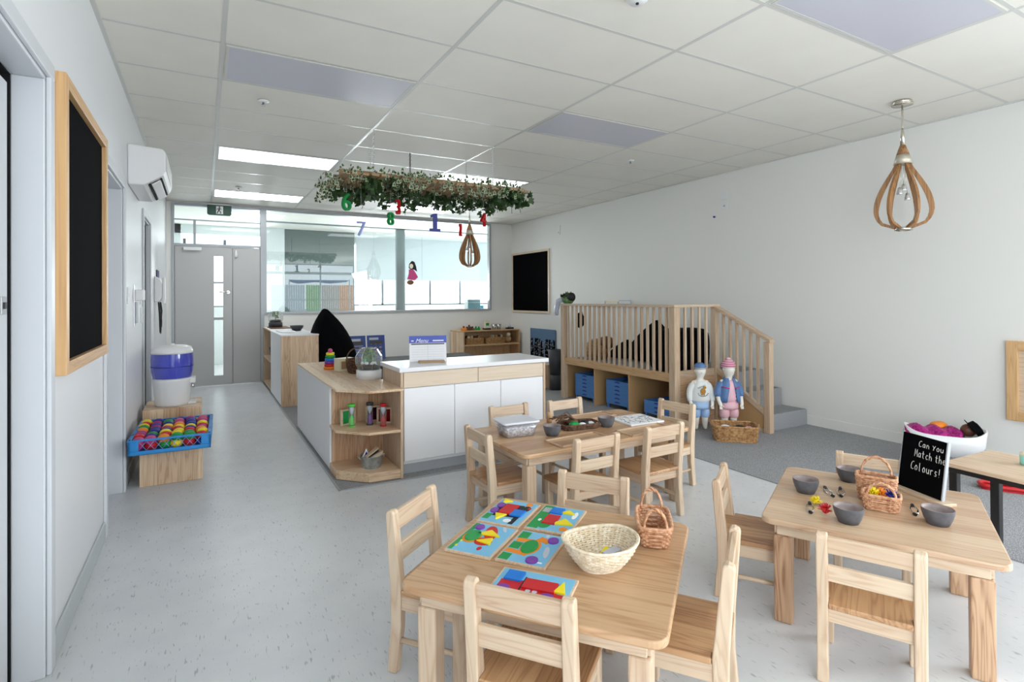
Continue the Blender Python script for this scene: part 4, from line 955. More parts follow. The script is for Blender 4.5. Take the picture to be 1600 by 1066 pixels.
# ------------------------------------------------------------ child mannequins
def ell(cx, cy, z, a, b_, n=20): return [(cx+a*math.cos(2*PI*k/n), cy+b_*math.sin(2*PI*k/n), z) for k in range(n)]
def mannequin(label, loc, rz, H, top, bottom, girl):
    t = thing('child_mannequin', label, 'mannequin', loc, rz, 'child mannequins beside the deck')
    s_ = H/.67
    # body: one skinned figure (faces -Y)
    me = bpy.data.meshes.new('body')
    J = [((0, 0, .30), .075, .060), ((0, 0, .38), .080, .062), ((0, 0, .46), .075, .055), ((0, 0, .505), .032, .032), ((0, -.003, .535), .034, .036), ((0, -.008, .590), .066, .072), ((0, -.008, .640), .052, .056),
         ((.065, 0, .475), .030, .030), ((.105, .0, .40), .024, .024), ((.115, -.02, .32), .019, .019), ((.105, -.05, .26), .014, .017),
         ((-.065, 0, .475), .030, .030), ((-.105, .0, .40), .024, .024), ((-.115, -.02, .32), .019, .019), ((-.105, -.05, .26), .014, .017),
         ((.042, 0, .22), .045, .045), ((.044, -.005, .12), .032, .034), ((.046, 0, .03), .022, .024), ((.046, -.03, .018), .022, .014),
         ((-.042, 0, .22), .045, .045), ((-.044, -.005, .12), .032, .034), ((-.046, 0, .03), .022, .024), ((-.046, -.03, .018), .022, .014)]
    E_ = [(0, 1), (1, 2), (2, 3), (3, 4), (4, 5), (5, 6), (2, 7), (7, 8), (8, 9), (9, 10), (2, 11), (11, 12), (12, 13), (13, 14), (0, 15), (15, 16), (16, 17), (17, 18), (0, 19), (19, 20), (20, 21), (21, 22)]
    V = [j[0] for j in J]; R = [(j[1], j[2]) for j in J]
    # hands: five short fingers each
    for sx, hnd in ((1, 10), (-1, 14)):
        for k in range(5):
            ang = (-.5+.22*k)
            bx, by, bz = V[hnd]
            if k == 4: p1 = (bx-sx*.018, by-.012, bz-.006); p2 = (bx-sx*.024, by-.022, bz-.020)
            else: p1 = (bx+sx*(.010-.007*k), by-.006, bz-.022); p2 = (p1[0], p1[1]-.008, p1[2]-.018)
            i0 = len(V); V += [p1, p2]; R += [(.0055, .0055), (.004, .004)]; E_ += [(hnd, i0), (i0, i0+1)]
    me.from_pydata([tuple(c_*s_ for c_ in v) for v in V], E_, [])
    o = bpy.data.objects.new('body', me); COL.objects.link(o); o.parent = t
    sk = o.modifiers.new('skin', 'SKIN'); sk.use_smooth_shade = True
    for i, v in enumerate(me.skin_vertices[0].data if me.skin_vertices else []): pass
    if not me.skin_vertices:
        bm = bmesh.new(); bm.from_mesh(me); bm.verts.layers.skin.verify(); bm.to_mesh(me); bm.free()
    for i, v in enumerate(me.skin_vertices[0].data): v.radius = (R[i][0]*s_, R[i][1]*s_); v.use_root = (i == 0)
    sb = o.modifiers.new('sub', 'SUBSURF'); sb.levels = 2; sb.render_levels = 2
    me.materials.append(M['skin_white'])
    # face relief
    f = MB().ball((0, -.062*s_, .582*s_), .0065*s_, 10, 8, sz=1.4).ball((.054*s_, 0, .597*s_), .012*s_, 8, 6, sx=.5).ball((-.054*s_, 0, .597*s_), .012*s_, 8, 6, sx=.5)
    f.build('face_relief', 'skin_white', t)
    def sc(r): return [[(x*s_, y*s_, z*s_) for x, y, z in q] for q in r]
    # shirt / dress
    tw = 1.0
    shirt = [ell(0, 0, .27, .098, .078), ell(0, 0, .32, .098, .080), ell(0, 0, .40, .096, .078), ell(0, 0, .455, .088, .070), ell(0, 0, .485, .060, .052), ell(0, 0, .500, .044, .042)]
    b = MB(); b.loft(sc(shirt)).build('top' if not girl else 'dress', top, t, sub=1)
    slv = 'sleeve' 
    for sx in (1, -1):
        b = MB(); end = .27 if not girl else .31
        pts = [(sx*.055, 0, .470), (sx*.088, 0, .435), (sx*.108, .0, .39), (sx*.118, -.02, .325)] + ([(sx*.112, -.038, .285)] if not girl else [])
        b.tube([tuple(c_*s_ for c_ in p) for p in pts], [v*s_ for v in ((.040, .038, .033, .028, .024) if not girl else (.044, .043, .038, .036))], 12)
        b.build(slv, top if not girl else 'denim', t, sub=1)
    # shorts
    b = MB(); b.loft(sc([ell(0, 0, .30, .086, .070), ell(0, 0, .24, .092, .076), ell(0, 0, .215, .088, .070)])).build('waist', bottom, t)
    for sx in (1, -1):
        b = MB(); b.loft(sc([ell(sx*.042, 0, .235, .048, .056), ell(sx*.046, 0, .18, .050, .056), ell(sx*.046, 0, .14, .044, .048), ell(sx*.046, 0, .125, .036, .040)])); b.build('short_leg', bottom, t, sub=1)
    if not girl:
        b = MB(); b.loft(sc([ell(0, .0, .622, .060, .068), ell(0, 0, .645, .059, .066), ell(0, .0, .668, .044, .050), ell(0, 0, .680, .012, .014)])); b.build('cap', 'denim', t, sub=1)
        b = MB(); b.loft(sc([ell(0, 0, .618, .063, .071), ell(0, 0, .632, .063, .071)])); b.build('cap_band', 'chalkgrey', t)
        # printed animal motif and lettering
        b = MB(); b.prism([((.0+.026*math.cos(a*.52))*s_, (.40+.030*math.sin(a*.52))*s_) for a in range(12)], -.088*s_, -.078*s_, 'y'); b.prism([((.018+.014*math.cos(a*.52))*s_, (.438+.014*math.sin(a*.52))*s_) for a in range(12)], -.086*s_, -.074*s_, 'y')
        for q in (-.012, .010): b.prism([((q-.005)*s_, .36*s_), ((q+.005)*s_, .36*s_), ((q+.004)*s_, .38*s_), ((q-.004)*s_, .38*s_)], -.089*s_, -.078*s_, 'y')
        b.build('printed_animal', 'mustard', t)
        for k, chx in enumerate('HAPPY'): text_mesh('printed_letter', chx, .022*s_, 'ink', t, ((-.045+.016*k)*s_, -.080*s_, (.432+.006*k)*s_), (PI/2-.2, 0, -.3+.1*k), .001)
        b = MB(); b.tube([((.05*math.cos(PI+PI*k/10))*s_, -.083*s_, (.385+.035*math.sin(PI+PI*k/10))*s_) for k in range(11)], .0025*s_, 5); b.build('printed_curve', 'ink', t)
    else:
        # striped knotted hat
        for k, (r1, z1, r2, z2) in enumerate(((.066, .618, .067, .628), (.067, .628, .067, .636), (.067, .636, .065, .648), (.065, .648, .062, .655), (.062, .655, .055, .668), (.055, .668, .050, .674), (.050, .674, .034, .688), (.034, .688, .03, .692), (.03, .692, .012, .712))):
            b = MB(); b.loft(sc([ell(0, .006, z1, r1, r1*1.08), ell(0, .006, z2, r2, r2*1.08)])); b.build('hat_stripe', 'pink' if k % 2 == 0 else 'hotpink', t)
        MB().tube([(.05*s_, .02*s_, .61*s_), (.055*s_, .03*s_, .56*s_), (.05*s_, .03*s_, .53*s_)], [.022*s_, .018*s_, .010*s_], 8).build('hat_tail', 'pink', t)
        # open denim jacket: wraps the back and sides, open at the front
        def arc(z, a, b_, o_=1.0, op=.42):
            n = 18; A = [(-PI/2+op)+(2*PI-2*op)*k/(n-1) for k in range(n)]
            return [(a*math.cos(q), b_*math.sin(q), z) for q in A]
        rg = []
        for z, a, b_, op in ((.285, .112, .092, .50), (.33, .108, .088, .42), (.40, .104, .086, .32), (.455, .095, .078, .26), (.49, .066, .058, .3), (.515, .054, .052, .4)):
            o1 = arc(z, a, b_, op=op); o2 = arc(z, a-.008, b_-.008, op=op)[::-1]; rg.append(o1+o2)
        b = MB(); b.loft(sc(rg)); b.build('denim_jacket', 'denim', t)
        for sx in (1, -1):
            MB().tube([(sx*.03*s_, -.086*s_, .425*s_), (sx*.06*s_, -.072*s_, .43*s_), (sx*.088*s_, -.04*s_, .432*s_)], .006*s_, 6).build('pink_trim', 'hotpink', t)
        for k in range(4): MB().ball((.030*s_, -.090*s_, (.31+.035*k)*s_), .005*s_, 8, 6).build('button', 'navy', t)
    return t
M['mustard'] = mat('mustard_print', srgb(176, 128, 50), .7)
M['knit'] = mat('white_knit', srgb(232, 234, 232), .8)
mannequin('white child mannequin in denim cap, printed white top and blue shorts', (4.29, 3.80, .006), -.5, .66, 'knit', 'paledenim', False)
mannequin('white child mannequin in striped pink hat, denim jacket and pink dress', (4.50, 3.63, .006), -.45, .68, 'pink', 'pink', True)
# wicker basket on the carpet
t = thing('rectangular_basket', 'rectangular honey wicker basket on the carpet before the mannequins', 'basket', (4.27, 3.385, .006), -.76)
sh = lambda a: (.185*math.copysign(abs(math.cos(a))**.3, math.cos(a)), .125*math.copysign(abs(math.sin(a))**.3, math.sin(a)))
b = MB(); weave(b, [(.94, .006), (1.0, .07), (1.04, .135)], 34, 17, .0052, .004, sh, .005); hoop(b, 1.04, .138, 60, .009, sh); hoop(b, .95, .006, 60, .007, sh)
b.build('woven_body', 'wicker_brown', t); MB().prism([sh(2*PI*k/24) for k in range(24)], .004, .012).build('base', 'wicker_brown', t)
for sx in (-1, 1): MB().tube([(sx*(.195+.012*math.sin(PI*k/8)), -.045+.09*k/8, .115+.03*math.sin(PI*k/8)) for k in range(9)], .007).build('handle', 'wicker_brown', t)
for k, (x, y, m, lb) in enumerate(((-.08, .0, 'paper', 'white crumpled cloth in the honey wicker basket'), (.05, .02, 'ink', 'black cloth in the honey wicker basket'), (.12, -.03, 'pink', 'pink cloth in the honey wicker basket'))):
    p = Matrix.Rotation(-.76, 3, 'Z') @ Vector((x, y, 0)); o = MB().ball((0, 0, 0), .055, 14, 8, sz=.8, jit=.12).build('folded_cloth', m, loc=(4.27+p.x, 3.385+p.y, .095)); tag(o, lb, 'cloth')

# ------------------------------------------------------------ left: boxes, crate, water cooler
tag(MB().box(-.195, .195, 0, .62, 0, .27).build('wooden_box', M['bz'], bevel=.004, loc=(-.205, 4.65, 0)), 'low pine box by the left wall carrying the blue crate', 'box')
tag(MB().box(-.215, .215, 0, .5, 0, .40).build('wooden_box', M['bz'], bevel=.004, loc=(-.235, 5.48, 0)), 'taller pine box by the left wall under the water cooler', 'box')
t = thing('plastic_crate', 'bright blue lattice crate full of coloured balls on pine box', 'crate', (-.205, 4.46, .271), -.03)
a, d0, hh = .245, .72, .105
f = MB()
for y in (0, d0-.016):
    f.box(-a, a, y, y+.016, 0, .028).box(-a, a, y-.004, y+.02, hh-.012, hh)
    f.box(-a, -a+.06, y, y+.016, .028, hh).box(a-.06, a, y, y+.016, .028, hh)
for x in (-a, a-.016):
    f.box(x, x+.016, 0, d0, 0, .028).box(x-.004, x+.02, 0, d0, hh-.012, hh)
    for k in range(5): f.box(x, x+.016, .0+k*(d0-.05)/4, .05+k*(d0-.05)/4, .028, hh)
f.box(-a, a, 0, d0, 0, .008); f.build('crate_shell', 'blue_plastic', t, bevel=.003)
f = MB()
for k in range(9):
    x = -a+.06+k*(2*a-.12)/8
    for sg in (-1, 1):
        x2 = x+sg*.045
        if -a+.055 < x2 < a-.055: f.tube([(x, .003, .030), (x2, .003, hh-.014)], .0018, 4)
f.build('lattice', 'lavender', t)
rb = random.Random(9)
cols = [('red', 'red'), ('orange', 'orange'), ('yellow', 'yellow'), ('hotpink', 'pink'), ('navy', 'dark blue'), ('magenta', 'magenta'), ('green', 'green')]
for m, nm in cols:
    q = bpy.data.materials[M[m].name]
for i in range(6):
    for j in range(9):
        for lay in range(1 if j > 0 else 2):
            m, nm = rb.choice(cols); zz = .045 if lay else .085
            x = -a+.055+i*(2*a-.11)/5+rb.uniform(-.006, .006); y = .06+j*(d0-.12)/8+rb.uniform(-.006, .006)
            o = MB().ball((0, 0, 0), .040, 14, 8, sz=.8).build('play_ball', m, loc=(-.205+x, 4.46+y, .271+zz+rb.uniform(-.004, .006)))
            tag(o, 'shiny %s play ball in the bright blue crate' % nm, 'ball', 'coloured play balls in the crate')
t = thing('water_cooler', 'white benchtop water cooler with blue tank on pine box', 'water cooler', (-.245, 5.68, .40), 0)
MB().lathe([(.130, 0), (.134, .02), (.144, .18), (.152, .215), (.154, .24)], 32).build('body', 'plastic_white', t)
MB().lathe([(.146, .242), (.158, .30), (.160, .34)], 32, cap=False).build('lower_tank', 'tank', t)
MB().lathe([(.160, .342), (.162, .40), (.158, .455)], 32, cap=False).build('upper_tank', 'tank', t)
MB().lathe([(.162, .338), (.164, .342), (.162, .346)], 32, cap=False).build('tank_band', 'navy', t)
MB().lathe([(.140, .242), (.145, .44)], 24, cap=True).build('inner_filter', 'lavender', t)
MB().lathe([(.160, .455), (.160, .475), (.145, .51), (.10, .525), (.02, .53), (.018, .54), (.002, .541)], 32).build('lid', 'plastic_white', t)
MB().box(.06, .185, -.055, .055, .0, .022).build('drip_tray', 'plastic_white', t, bevel=.006); MB().box(.09, .178, -.05, .05, .185, .238).build('tap_housing', 'plastic_white', t, bevel=.008)
MB().tube([(.155, -.0, .186), (.155, 0, .155), (.16, 0, .14)], .011).build('tap', 'chrome', t)

# ------------------------------------------------------------ tables and chairs
def table(label, x, y, rz, w, d, h, topm, legw=.062, sheen=None):
    t = thing('childrens_table', label, 'table', (x, y, 0), rz)
    MB().prism(rrect(-w/2, w/2, -d/2, d/2, .045, 6), h-.024, h).build('tabletop', topm, t, bevel=.006, seg=3)
    i = .055; lw = legw
    f = MB()
    f.box(-w/2+i, w/2-i, -d/2+i-.01, -d/2+i+.012, h-.075, h-.025).build('apron', 'wx', t, bevel=.003)
    MB().box(-w/2+i, w/2-i, d/2-i-.012, d/2-i+.01, h-.075, h-.025).build('apron', 'wx', t, bevel=.003)
    MB().box(-w/2+i-.01, -w/2+i+.012, -d/2+i, d/2-i, h-.075, h-.025).build('apron', 'wy', t, bevel=.003)
    MB().box(w/2-i-.012, w/2-i+.01, -d/2+i, d/2-i, h-.075, h-.025).build('apron', 'wy', t, bevel=.003)
    for sx in (-1, 1):
        for sy in (-1, 1):
            cx_, cy_ = sx*(w/2-i-lw/2+.012), sy*(d/2-i-lw/2+.012)
            MB().box(cx_-lw/2, cx_+lw/2, cy_-lw/2, cy_+lw/2, 0, h-.025 if False else h-.076).build('leg', 'leg' if legw > .062 else 'wz', t, bevel=.008, seg=3)
    return t
HA, HB, HC = .48, .48, .43
A = (1.035, 1.515, -51.3*PI/180); Bt = (2.12, 2.86); Cc = (2.50, 1.275, -63.3*PI/180)
table('square pine table in the foreground with puzzles and baskets on it', A[0], A[1], A[2], .775, .765, HA, 'tableA')
table('rectangular pine table in the middle, in front of the counter', Bt[0], Bt[1], 0, 1.26, .70, HB, 'tableB')
table('low square pine table at the right with chalk sign on it', Cc[0], Cc[1], Cc[2], .775, .80, HC, 'tableC', .068)
def chair_proto(H, label):
    t = thing('childrens_chair', label, 'chair'); s_ = H/.572; w = .155
    seat = .30*s_
    def post(x):
        pr = [(-.165, 0), (-.128, 0), (-.108, .17*s_), (-.106, seat), (-.135, H-.012), (-.140, H-.002), (-.152, H), (-.168, H-.006), (-.170, H-.02), (-.152, seat), (-.150, .17*s_)]
        return MB().prism(pr, x-.018, x+.018, 'x').build('back_leg', 'wz', t, bevel=.006, seg=3)
    post(-w+.018); post(w-.018)
    for sx in (-1, 1):
        MB().box(sx*(w-.02)-.018, sx*(w-.02)+.018, .095, .135, 0, seat-.02).build('front_leg', 'wz', t, bevel=.006, seg=3)
        MB().box(sx*(w-.016)-.009, sx*(w-.016)+.009, -.12, .10, seat-.075, seat-.02).build('side_apron', 'wy', t, bevel=.003)
        MB().tube([(sx*(w-.018), -.125, .115*s_), (sx*(w-.018), .10, .115*s_)], .010, 8).build('stretcher', 'wy', t)
    MB().box(-w+.03, w-.03, .112, .130, seat-.075, seat-.02).build('front_apron', 'wx', t, bevel=.003)
    MB().box(-w+.03, w-.03, -.135, -.117, seat-.070, seat-.004).build('back_apron', 'wx', t, bevel=.003)
    MB().prism([(-w+.036, -.150), (-w+.036, -.104), (-w-.002, -.104), (-w-.002, .14), (-w+.012, .15), (w-.012, .15), (w+.002, .14), (w+.002, -.104), (w-.036, -.104), (w-.036, -.150)], seat-.020, seat).build('seat', M['bmy'], t, bevel=.004)
    def rail(z0, z1):
        y = lambda z: -.128-(z-seat)/(H-seat)*.026
        MB().prism([(y(z0)-.009, z0), (y(z0)+.009, z0), (y(z1)+.009, z1), (y(z1)-.009, z1)], -w+.034, w-.034, 'x').build('back_rail', 'wx', t, bevel=.003)
    rail(H-.012-.066*s_, H-.012); rail(seat+.082*s_, seat+.145*s_)
    return t
M['bmy'] = wood('seat_boards', 'y', srgb(208, 166, 122), srgb(142, 94, 60), boards=.10, amount=.6, rough=.32)
big = chair_proto(.572, ''); small = chair_proto(.515, '')
GA, GB, GC = 'chairs around the foreground table', 'chairs around the middle table', 'chairs around the right table'
# (proto, x_top_mid, y_top_mid, facing angle (+Y local points to table), label)
CH = [
 (big, .690, 2.000, -51, 'pine chair at the left side of the foreground table', GA),
 (big, .712, 1.235, 38, 'pine chair at the near side of the foreground table, back to camera', GA),
 (big, 1.4055, 1.1245, 125, 'pine chair at the right side of the foreground table', GA),
 (big, 1.455, 1.874, 217, 'pine chair at the far side of the foreground table', GA),
 (big, 1.366, 2.83, 0, 'pine chair at the left end of the middle table', GB),
 (big, 1.870, 2.37, 91.5, 'pine chair at near side of middle table, left one', GB),
 (big, 2.382, 2.378, 91.5, 'pine chair at near side of middle table, right one', GB),
 (big, 2.990, 2.865, 186, 'pine chair at the right end of the middle table', GB),
 (big, 1.883, 3.39, -90, 'pine chair beyond the middle table, behind the plastic tub', GB),
 (big, 2.35, 3.365, -88, 'pine chair beyond the middle table, by the deck side', GB),
 (small, 2.098, 1.745, -57, 'small pine chair at the left side of the right table', GC),
 (small, 1.915, .995, 27, 'small pine chair at near side of right table, back to camera', GC),
 (small, 2.97, 1.53, 207, 'small pine chair beyond the right table, facing the camera', GC)]
first = set()
for pr_, x, y, ang, lab, g_ in CH:
    th = math.radians(ang)-PI/2        # local +Y -> direction ang
    dx, dy = math.cos(math.radians(ang))*.153, math.sin(math.radians(ang))*.153
    if pr_.name not in first:
        first.add(pr_.name); pr_.location = (x+dx, y+dy, 0); pr_.rotation_euler = (0, 0, th); pr_['label'] = lab; pr_['group'] = g_
    else: dup(pr_, (x+dx, y+dy, 0), th, lab, g_)

# ------------------------------------------------------------ puzzles on table A
def puzzle(label, cx_, cy_, deg, bgp, pieces, w=.238, d=.172):
    t = thing('wooden_puzzle', label, 'puzzle', (cx_, cy_, HA), math.radians(deg), 'wooden tray puzzles on the foreground table')
    MB().box(-w/2, w/2, -d/2, d/2, 0, .009).build('tray', 'wx', t, bevel=.002)
    MB().box(-w/2+.007, w/2-.007, -d/2+.007, d/2-.007, .009, .0096).build('picture', 'lightblue', t)
    W2, D2 = w-.016, d-.016
    for k, (m, a_, b_, sa, sb_, shape, rot, h_) in enumerate(list(bgp)+list(pieces)):
        x = (b_-.5)*W2; y = (.5-a_)*D2; hw, hd = sb_*W2/2, sa*D2/2
        if shape == 'r': P = [(-hw, -hd), (hw, -hd), (hw, hd), (-hw, hd)]
        elif shape == 'e': P = [(hw*math.cos(q*2*PI/24), hd*math.sin(q*2*PI/24)) for q in range(24)]
        elif shape == 't': P = [(-hw, -hd), (hw, -hd), (0, hd)]
        elif shape == 'rt': P = [(-hw, -hd), (hw, -hd), (-hw, hd)]
        cr, sr = math.cos(rot), math.sin(rot); P = [(x+p*cr-q*sr, y+p*sr+q*cr) for p, q in P]
        P = [(min(max(p, -w/2+.007), w/2-.007), min(max(q, -d/2+.007), d/2-.007)) for p, q in P]
        z0 = .0096+k*.00008
        o = MB().prism(P, .0094, (.0155 if h_ else z0+.0004)).build('puzzle_piece' if h_ else 'printed_shape', m, t, bevel=.001 if h_ else 0)
# entries: material, a (0 left edge..1 towards viewer right), b (0 near..1 far), size a, size b, shape, rot, raised
puzzle('puzzle with black and red figure and blue square, far left', 1.038, 1.865, 36.5,
  [('green', .09, .2, .16, .22, 'r', 0, 0), ('ink', .45, .55, .62, .55, 'r', .1, 0), ('ink', .82, .72, .22, .25, 'e', 0, 0), ('ink', .80, .25, .12, .45, 'r', 0, 0), ('orange', .80, .92, .18, .14, 'e', 0, 0), ('red', .9, .75, .08, .08, 'r', 0, 0), ('paper', .66, .14, .2, .14, 'e', 0, 0), ('blue', .75, .92, .1, .1, 'e', 0, 0)][:7],
  [('purple', .14, .70, .2, .2, 'e', 0, 1), ('purple', .12, .45, .2, .2, 'e', 0, 1), ('red', .43, .58, .34, .42, 'r', 0, 1), ('blue', .74, .47, .3, .26, 'r', 0, 1), ('yellow', .15, .90, .22, .2, 't', 1.2, 1), ('yellow', .38, .22, .34, .22, 't', 1.6, 1)])
puzzle('puzzle with blue and red squares and yellow triangles, far right', 1.160, 1.720, 37.5,
  [('green', .12, .5, .26, .98, 'r', 0, 0), ('chalkgrey', .12, .80, .18, .2, 'r', 0, 0), ('green', .34, .2, .3, .3, 'e', 0, 0), ('paper', .88, .72, .12, .3, 'e', 0, 0), ('orange', .84, .12, .2, .16, 'e', 0, 0), ('paper', .15, .35, .08, .1, 'e', 0, 0)],
  [('blue', .40, .78, .32, .24, 'r', 0, 1), ('red', .42, .40, .32, .36, 'r', 0, 1), ('yellow', .68, .80, .22, .26, 't', -1.5, 1), ('yellow', .76, .38, .34, .4, 't', -1.4, 1)])
puzzle('puzzle with green oval and yellow winged butterfly, near left', .842, 1.707, 37,
  [('green', .05, .5, .10, .98, 'r', 0, 0), ('yellow', .11, .15, .05, .07, 'e', 0, 0), ('yellow', .11, .32, .05, .07, 'e', 0, 0), ('yellow', .11, .62, .05, .07, 'e', 0, 0), ('yellow', .1, .85, .06, .08, 'e', 0, 0), ('orange', .24, .50, .42, .42, 'e', .1, 0), ('red', .56, .72, .30, .52, 'e', .3, 0), ('red', .58, .40, .40, .26, 'e', .3, 0), ('red', .65, .17, .10, .12, 'e', 0, 0), ('cloudgrey', .78, .92, .08, .2, 'e', .5, 0), ('blue', .74, .38, .06, .16, 'e', 0, 0)],
  [('purple', .2, .84, .22, .17, 'e', 0, 1), ('green', .25, .52, .34, .36, 'e', 0, 1), ('yellow', .55, .70, .26, .40, 't', -1.5, 1), ('yellow', .60, .40, .34, .22, 't', 0.2, 1)])
puzzle('puzzle with orange giraffe and green oval, near right', .957, 1.561, 37,
  [('green', .1, .1, .22, .2, 'r', 0, 0), ('green', .12, .48, .22, .22, 'r', 0, 0), ('green', .12, .85, .22, .24, 'r', 0, 0), ('orange', .25, .28, .5, .12, 'r', -.1, 0), ('orange', .28, .68, .5, .12, 'r', .1, 0), ('orange', .45, .5, .42, .5, 'e', 0, 0), ('orange', .62, .78, .3, .14, 'r', -.4, 0), ('cloudgrey', .85, .42, .12, .36, 'e', .2, 0), ('cloudgrey', .62, .94, .08, .12, 'e', 0, 0), ('paper', .88, .08, .1, .03, 'r', 0, 0)],
  [('green', .44, .48, .34, .42, 'e', 0, 1), ('purple', .70, .10, .26, .20, 'e', 0, 1), ('purple', .82, .80, .24, .2, 'e', 0, 1)])
puzzle('puzzle with red fire engine and yellow triangle, by near chair', .824, 1.350, -50,
  [('red', .55, .18, .30, .26, 'r', 0, 0), ('red', .58, .5, .46, .7, 'r', 0, 0), ('ink', .45, .36, .5, .02, 'r', 0, 0), ('red', .7, .85, .2, .2, 'r', 0, 0), ('chalkgrey', .80, .36, .08, .34, 'r', 0, 0), ('cloudgrey', .66, .48, .10, .07, 'e', 0, 0), ('cloudgrey', .66, .57, .10, .07, 'e', 0, 0), ('ink', .16, .2, .1, .24, 'r', 0, 0)],
  [('blue', .25, .20, .34, .24, 'r', 0, 1), ('red', .45, .60, .34, .44, 'r', 0, 1), ('purple', .74, .16, .24, .18, 'e', 0, 1), ('purple', .80, .76, .26, .18, 'e', 0, 1), ('yellow', .38, .88, .40, .16, 't', 0, 1)])
# oval bamboo basket
t = thing('bamboo_basket', 'pale oval woven bamboo basket on the foreground table', 'basket', (1.092, 1.372, HA), -.15)
def ov(a): return (1.08*math.copysign(abs(math.cos(a))**.9, math.cos(a)), .92*math.copysign(abs(math.sin(a))**.9, math.sin(a)))
def rimz(a): return 0.005*math.cos(2*a)
prof = [(.060, .003), (.078, .020), (.098, .050), (.110, .080)]
b = MB()
N = 44
for k in range(N):      # flat uprights
    a = 2*PI*k/N; x, y = ov(a); b.tube([(r*x, r*y, z+(rimz(a)*z/.08)) for r, z in prof], .0050, 6, flat=.35)
for j in range(15):
    q = (j+.5)/15*3; i = min(int(q), 2); u = q-i; r = prof[i][0]*(1-u)+prof[i+1][0]*u; z = prof[i][1]*(1-u)+prof[i+1][1]*u; P = []
    for k in range(N*2):
        a = 2*PI*k/(N*2); x, y = ov(a); d_ = .0016*(1 if (k//2+j) % 2 else -1); L = math.hypot(x, y); P.append((r*x+d_*x/L, r*y+d_*y/L, z+rimz(a)*z/.08))
    b.tube(P, .0029, 6, closed=True, flat=1.0)
b.build('woven_body', 'wicker_pale', t)
b = MB()
for rr_, th_ in ((.112, .0044), (.108, .0036)): b.tube([(rr_*ov(2*PI*k/60)[0], rr_*ov(2*PI*k/60)[1], .082+rimz(2*PI*k/60)) for k in range(60)], th_, 6, closed=True)
b.build('rim', 'wicker_pale', t)
MB().prism([(.066*ov(2*PI*k/24)[0], .066*ov(2*PI*k/24)[1]) for k in range(24)], 0, .005).build('base', 'wicker_pale', t)
for k, (x, y, m, rot, lb) in enumerate(((.0, -.015, 'yellow', .4, 'yellow triangle block in the bamboo basket, left one'), (.045, .0, 'yellow', 1.5, 'yellow triangle block in the bamboo basket, right one'), (.05, -.035, 'cloudgrey', .2, 'pale grey block in the bamboo basket'))):
    P = [(-.03, -.02), (.03, -.02), (-.01, .03)] if m == 'yellow' else [(-.035, -.015), (.03, -.018), (.035, .012), (-.03, .015)]
    o = MB().prism(P, 0, .008).build('loose_block', m, bevel=.001, loc=(1.106+x*.7, 1.402+y*.7, HA+.006+k*.0085), rot=(0, 0, rot)); tag(o, lb, 'block', 'loose blocks in the bamboo basket')
# willow trough baskets with handles
def trough(label, loc, rz, L, Wb, h, hs, two=True):
    t = thing('willow_basket', label, 'basket', loc, rz)
    sh = lambda a: (L/2*math.copysign(abs(math.cos(a))**.4, math.cos(a)), Wb/2*math.copysign(abs(math.sin(a))**.4, math.sin(a)))
    b = MB(); weave(b, [(.80, .004), (.92, h*.5), (1.06, h)], 24, int(h/.0075), .0042, .0035, sh, .004); hoop(b, 1.06, h+.002, 44, .006, sh); b.build('woven_body', 'wicker_red', t)
    MB().prism([(.8*sh(2*PI*k/20)[0], .8*sh(2*PI*k/20)[1]) for k in range(20)], .001, .007).build('base', 'wicker_red', t)
    for sx in ((-1, 1) if two else (1,)):
        b = MB(); N = 20
        for off in (0, PI):
            b.tube([(sx*L/2*1.0+.004*math.cos(k*1.1+off), Wb*.34*math.cos(PI*k/N), h+(hs if sx > 0 else hs)*math.sin(PI*k/N)+.004*math.sin(k*1.1+off)) for k in range(N+1)], .0042, 5)
        b.build('twisted_handle', 'wicker_red', t)
    return t
trough('long two handled reddish willow basket on the foreground table', (1.37, 1.425, HA), math.radians(50), .20, .108, .072, .066)

# ------------------------------------------------------------ things on table B
t = thing('plastic_tub', 'lidded clear plastic tub of shredded filling on middle table', 'tub', (1.68, 2.93, HB), -.10)
def frust(b, x0, y0, z0, x1, y1, z1): b.loft([rrect3(x0, y0, z0), rrect3(x1, y1, z1)], cap=False)
def rrect3(x, y, z): return [(p[0], p[1], z) for p in rrect(-x, x, -y, y, .02, 3)]
MB().loft([rrect3(.095, .075, .0), rrect3(.115, .092, .085)]).build('tub_body', 'tub', t)
b = MB(); r_ = random.Random(2); b.loft([rrect3(.088, .068, .004), rrect3(.106, .082, .064)]); b.build('shredded_filling', mottle(mat('shredded_paper', srgb(200, 196, 196), .8), srgb(130, 124, 128), srgb(222, 216, 212), 70, lo=.4, hi=.6), t)
MB().loft([rrect3(.118, .096, .083), rrect3(.122, .100, .087), rrect3(.122, .100, .094), rrect3(.105, .085, .096)]).build('lid', mat('milky_lid', srgb(226, 228, 238), .3), t)
def bowl(label, x, y, z, r=.058, grp='grey ceramic bowls'):
    t = thing('ceramic_bowl', label, 'bowl', (x, y, z), 0, grp)
    b = MB(); R = [(r*.5, 0), (r*.66, .0), (r*.86, .024), (r*.98, .047), (r, .062)]; b.lathe(R, 32); 
    bm = b.bm; top = [f for f in bm.faces if all(abs(v.co.z-.062) < 1e-5 for v in f.verts)]; bmesh.ops.delete(bm, geom=top, context='FACES_ONLY')
    b.build('outer', 'bluegrey_bowl', t)
    b = MB(); b.lathe([(r*1.0, .062), (r*.95, .0625), (r*.91, .047), (r*.78, .024), (r*.45, .009), (.001, .008)], 32, cap=False).build('glazed_inside', 'bowl_in', t)
bowl('grey bowl on the middle table beside the plastic tub', 1.862, 2.80, HB, .055, None)
bowl('grey bowl on the middle table right of the wicker tray', 2.295, 2.812, HB, .055, None)
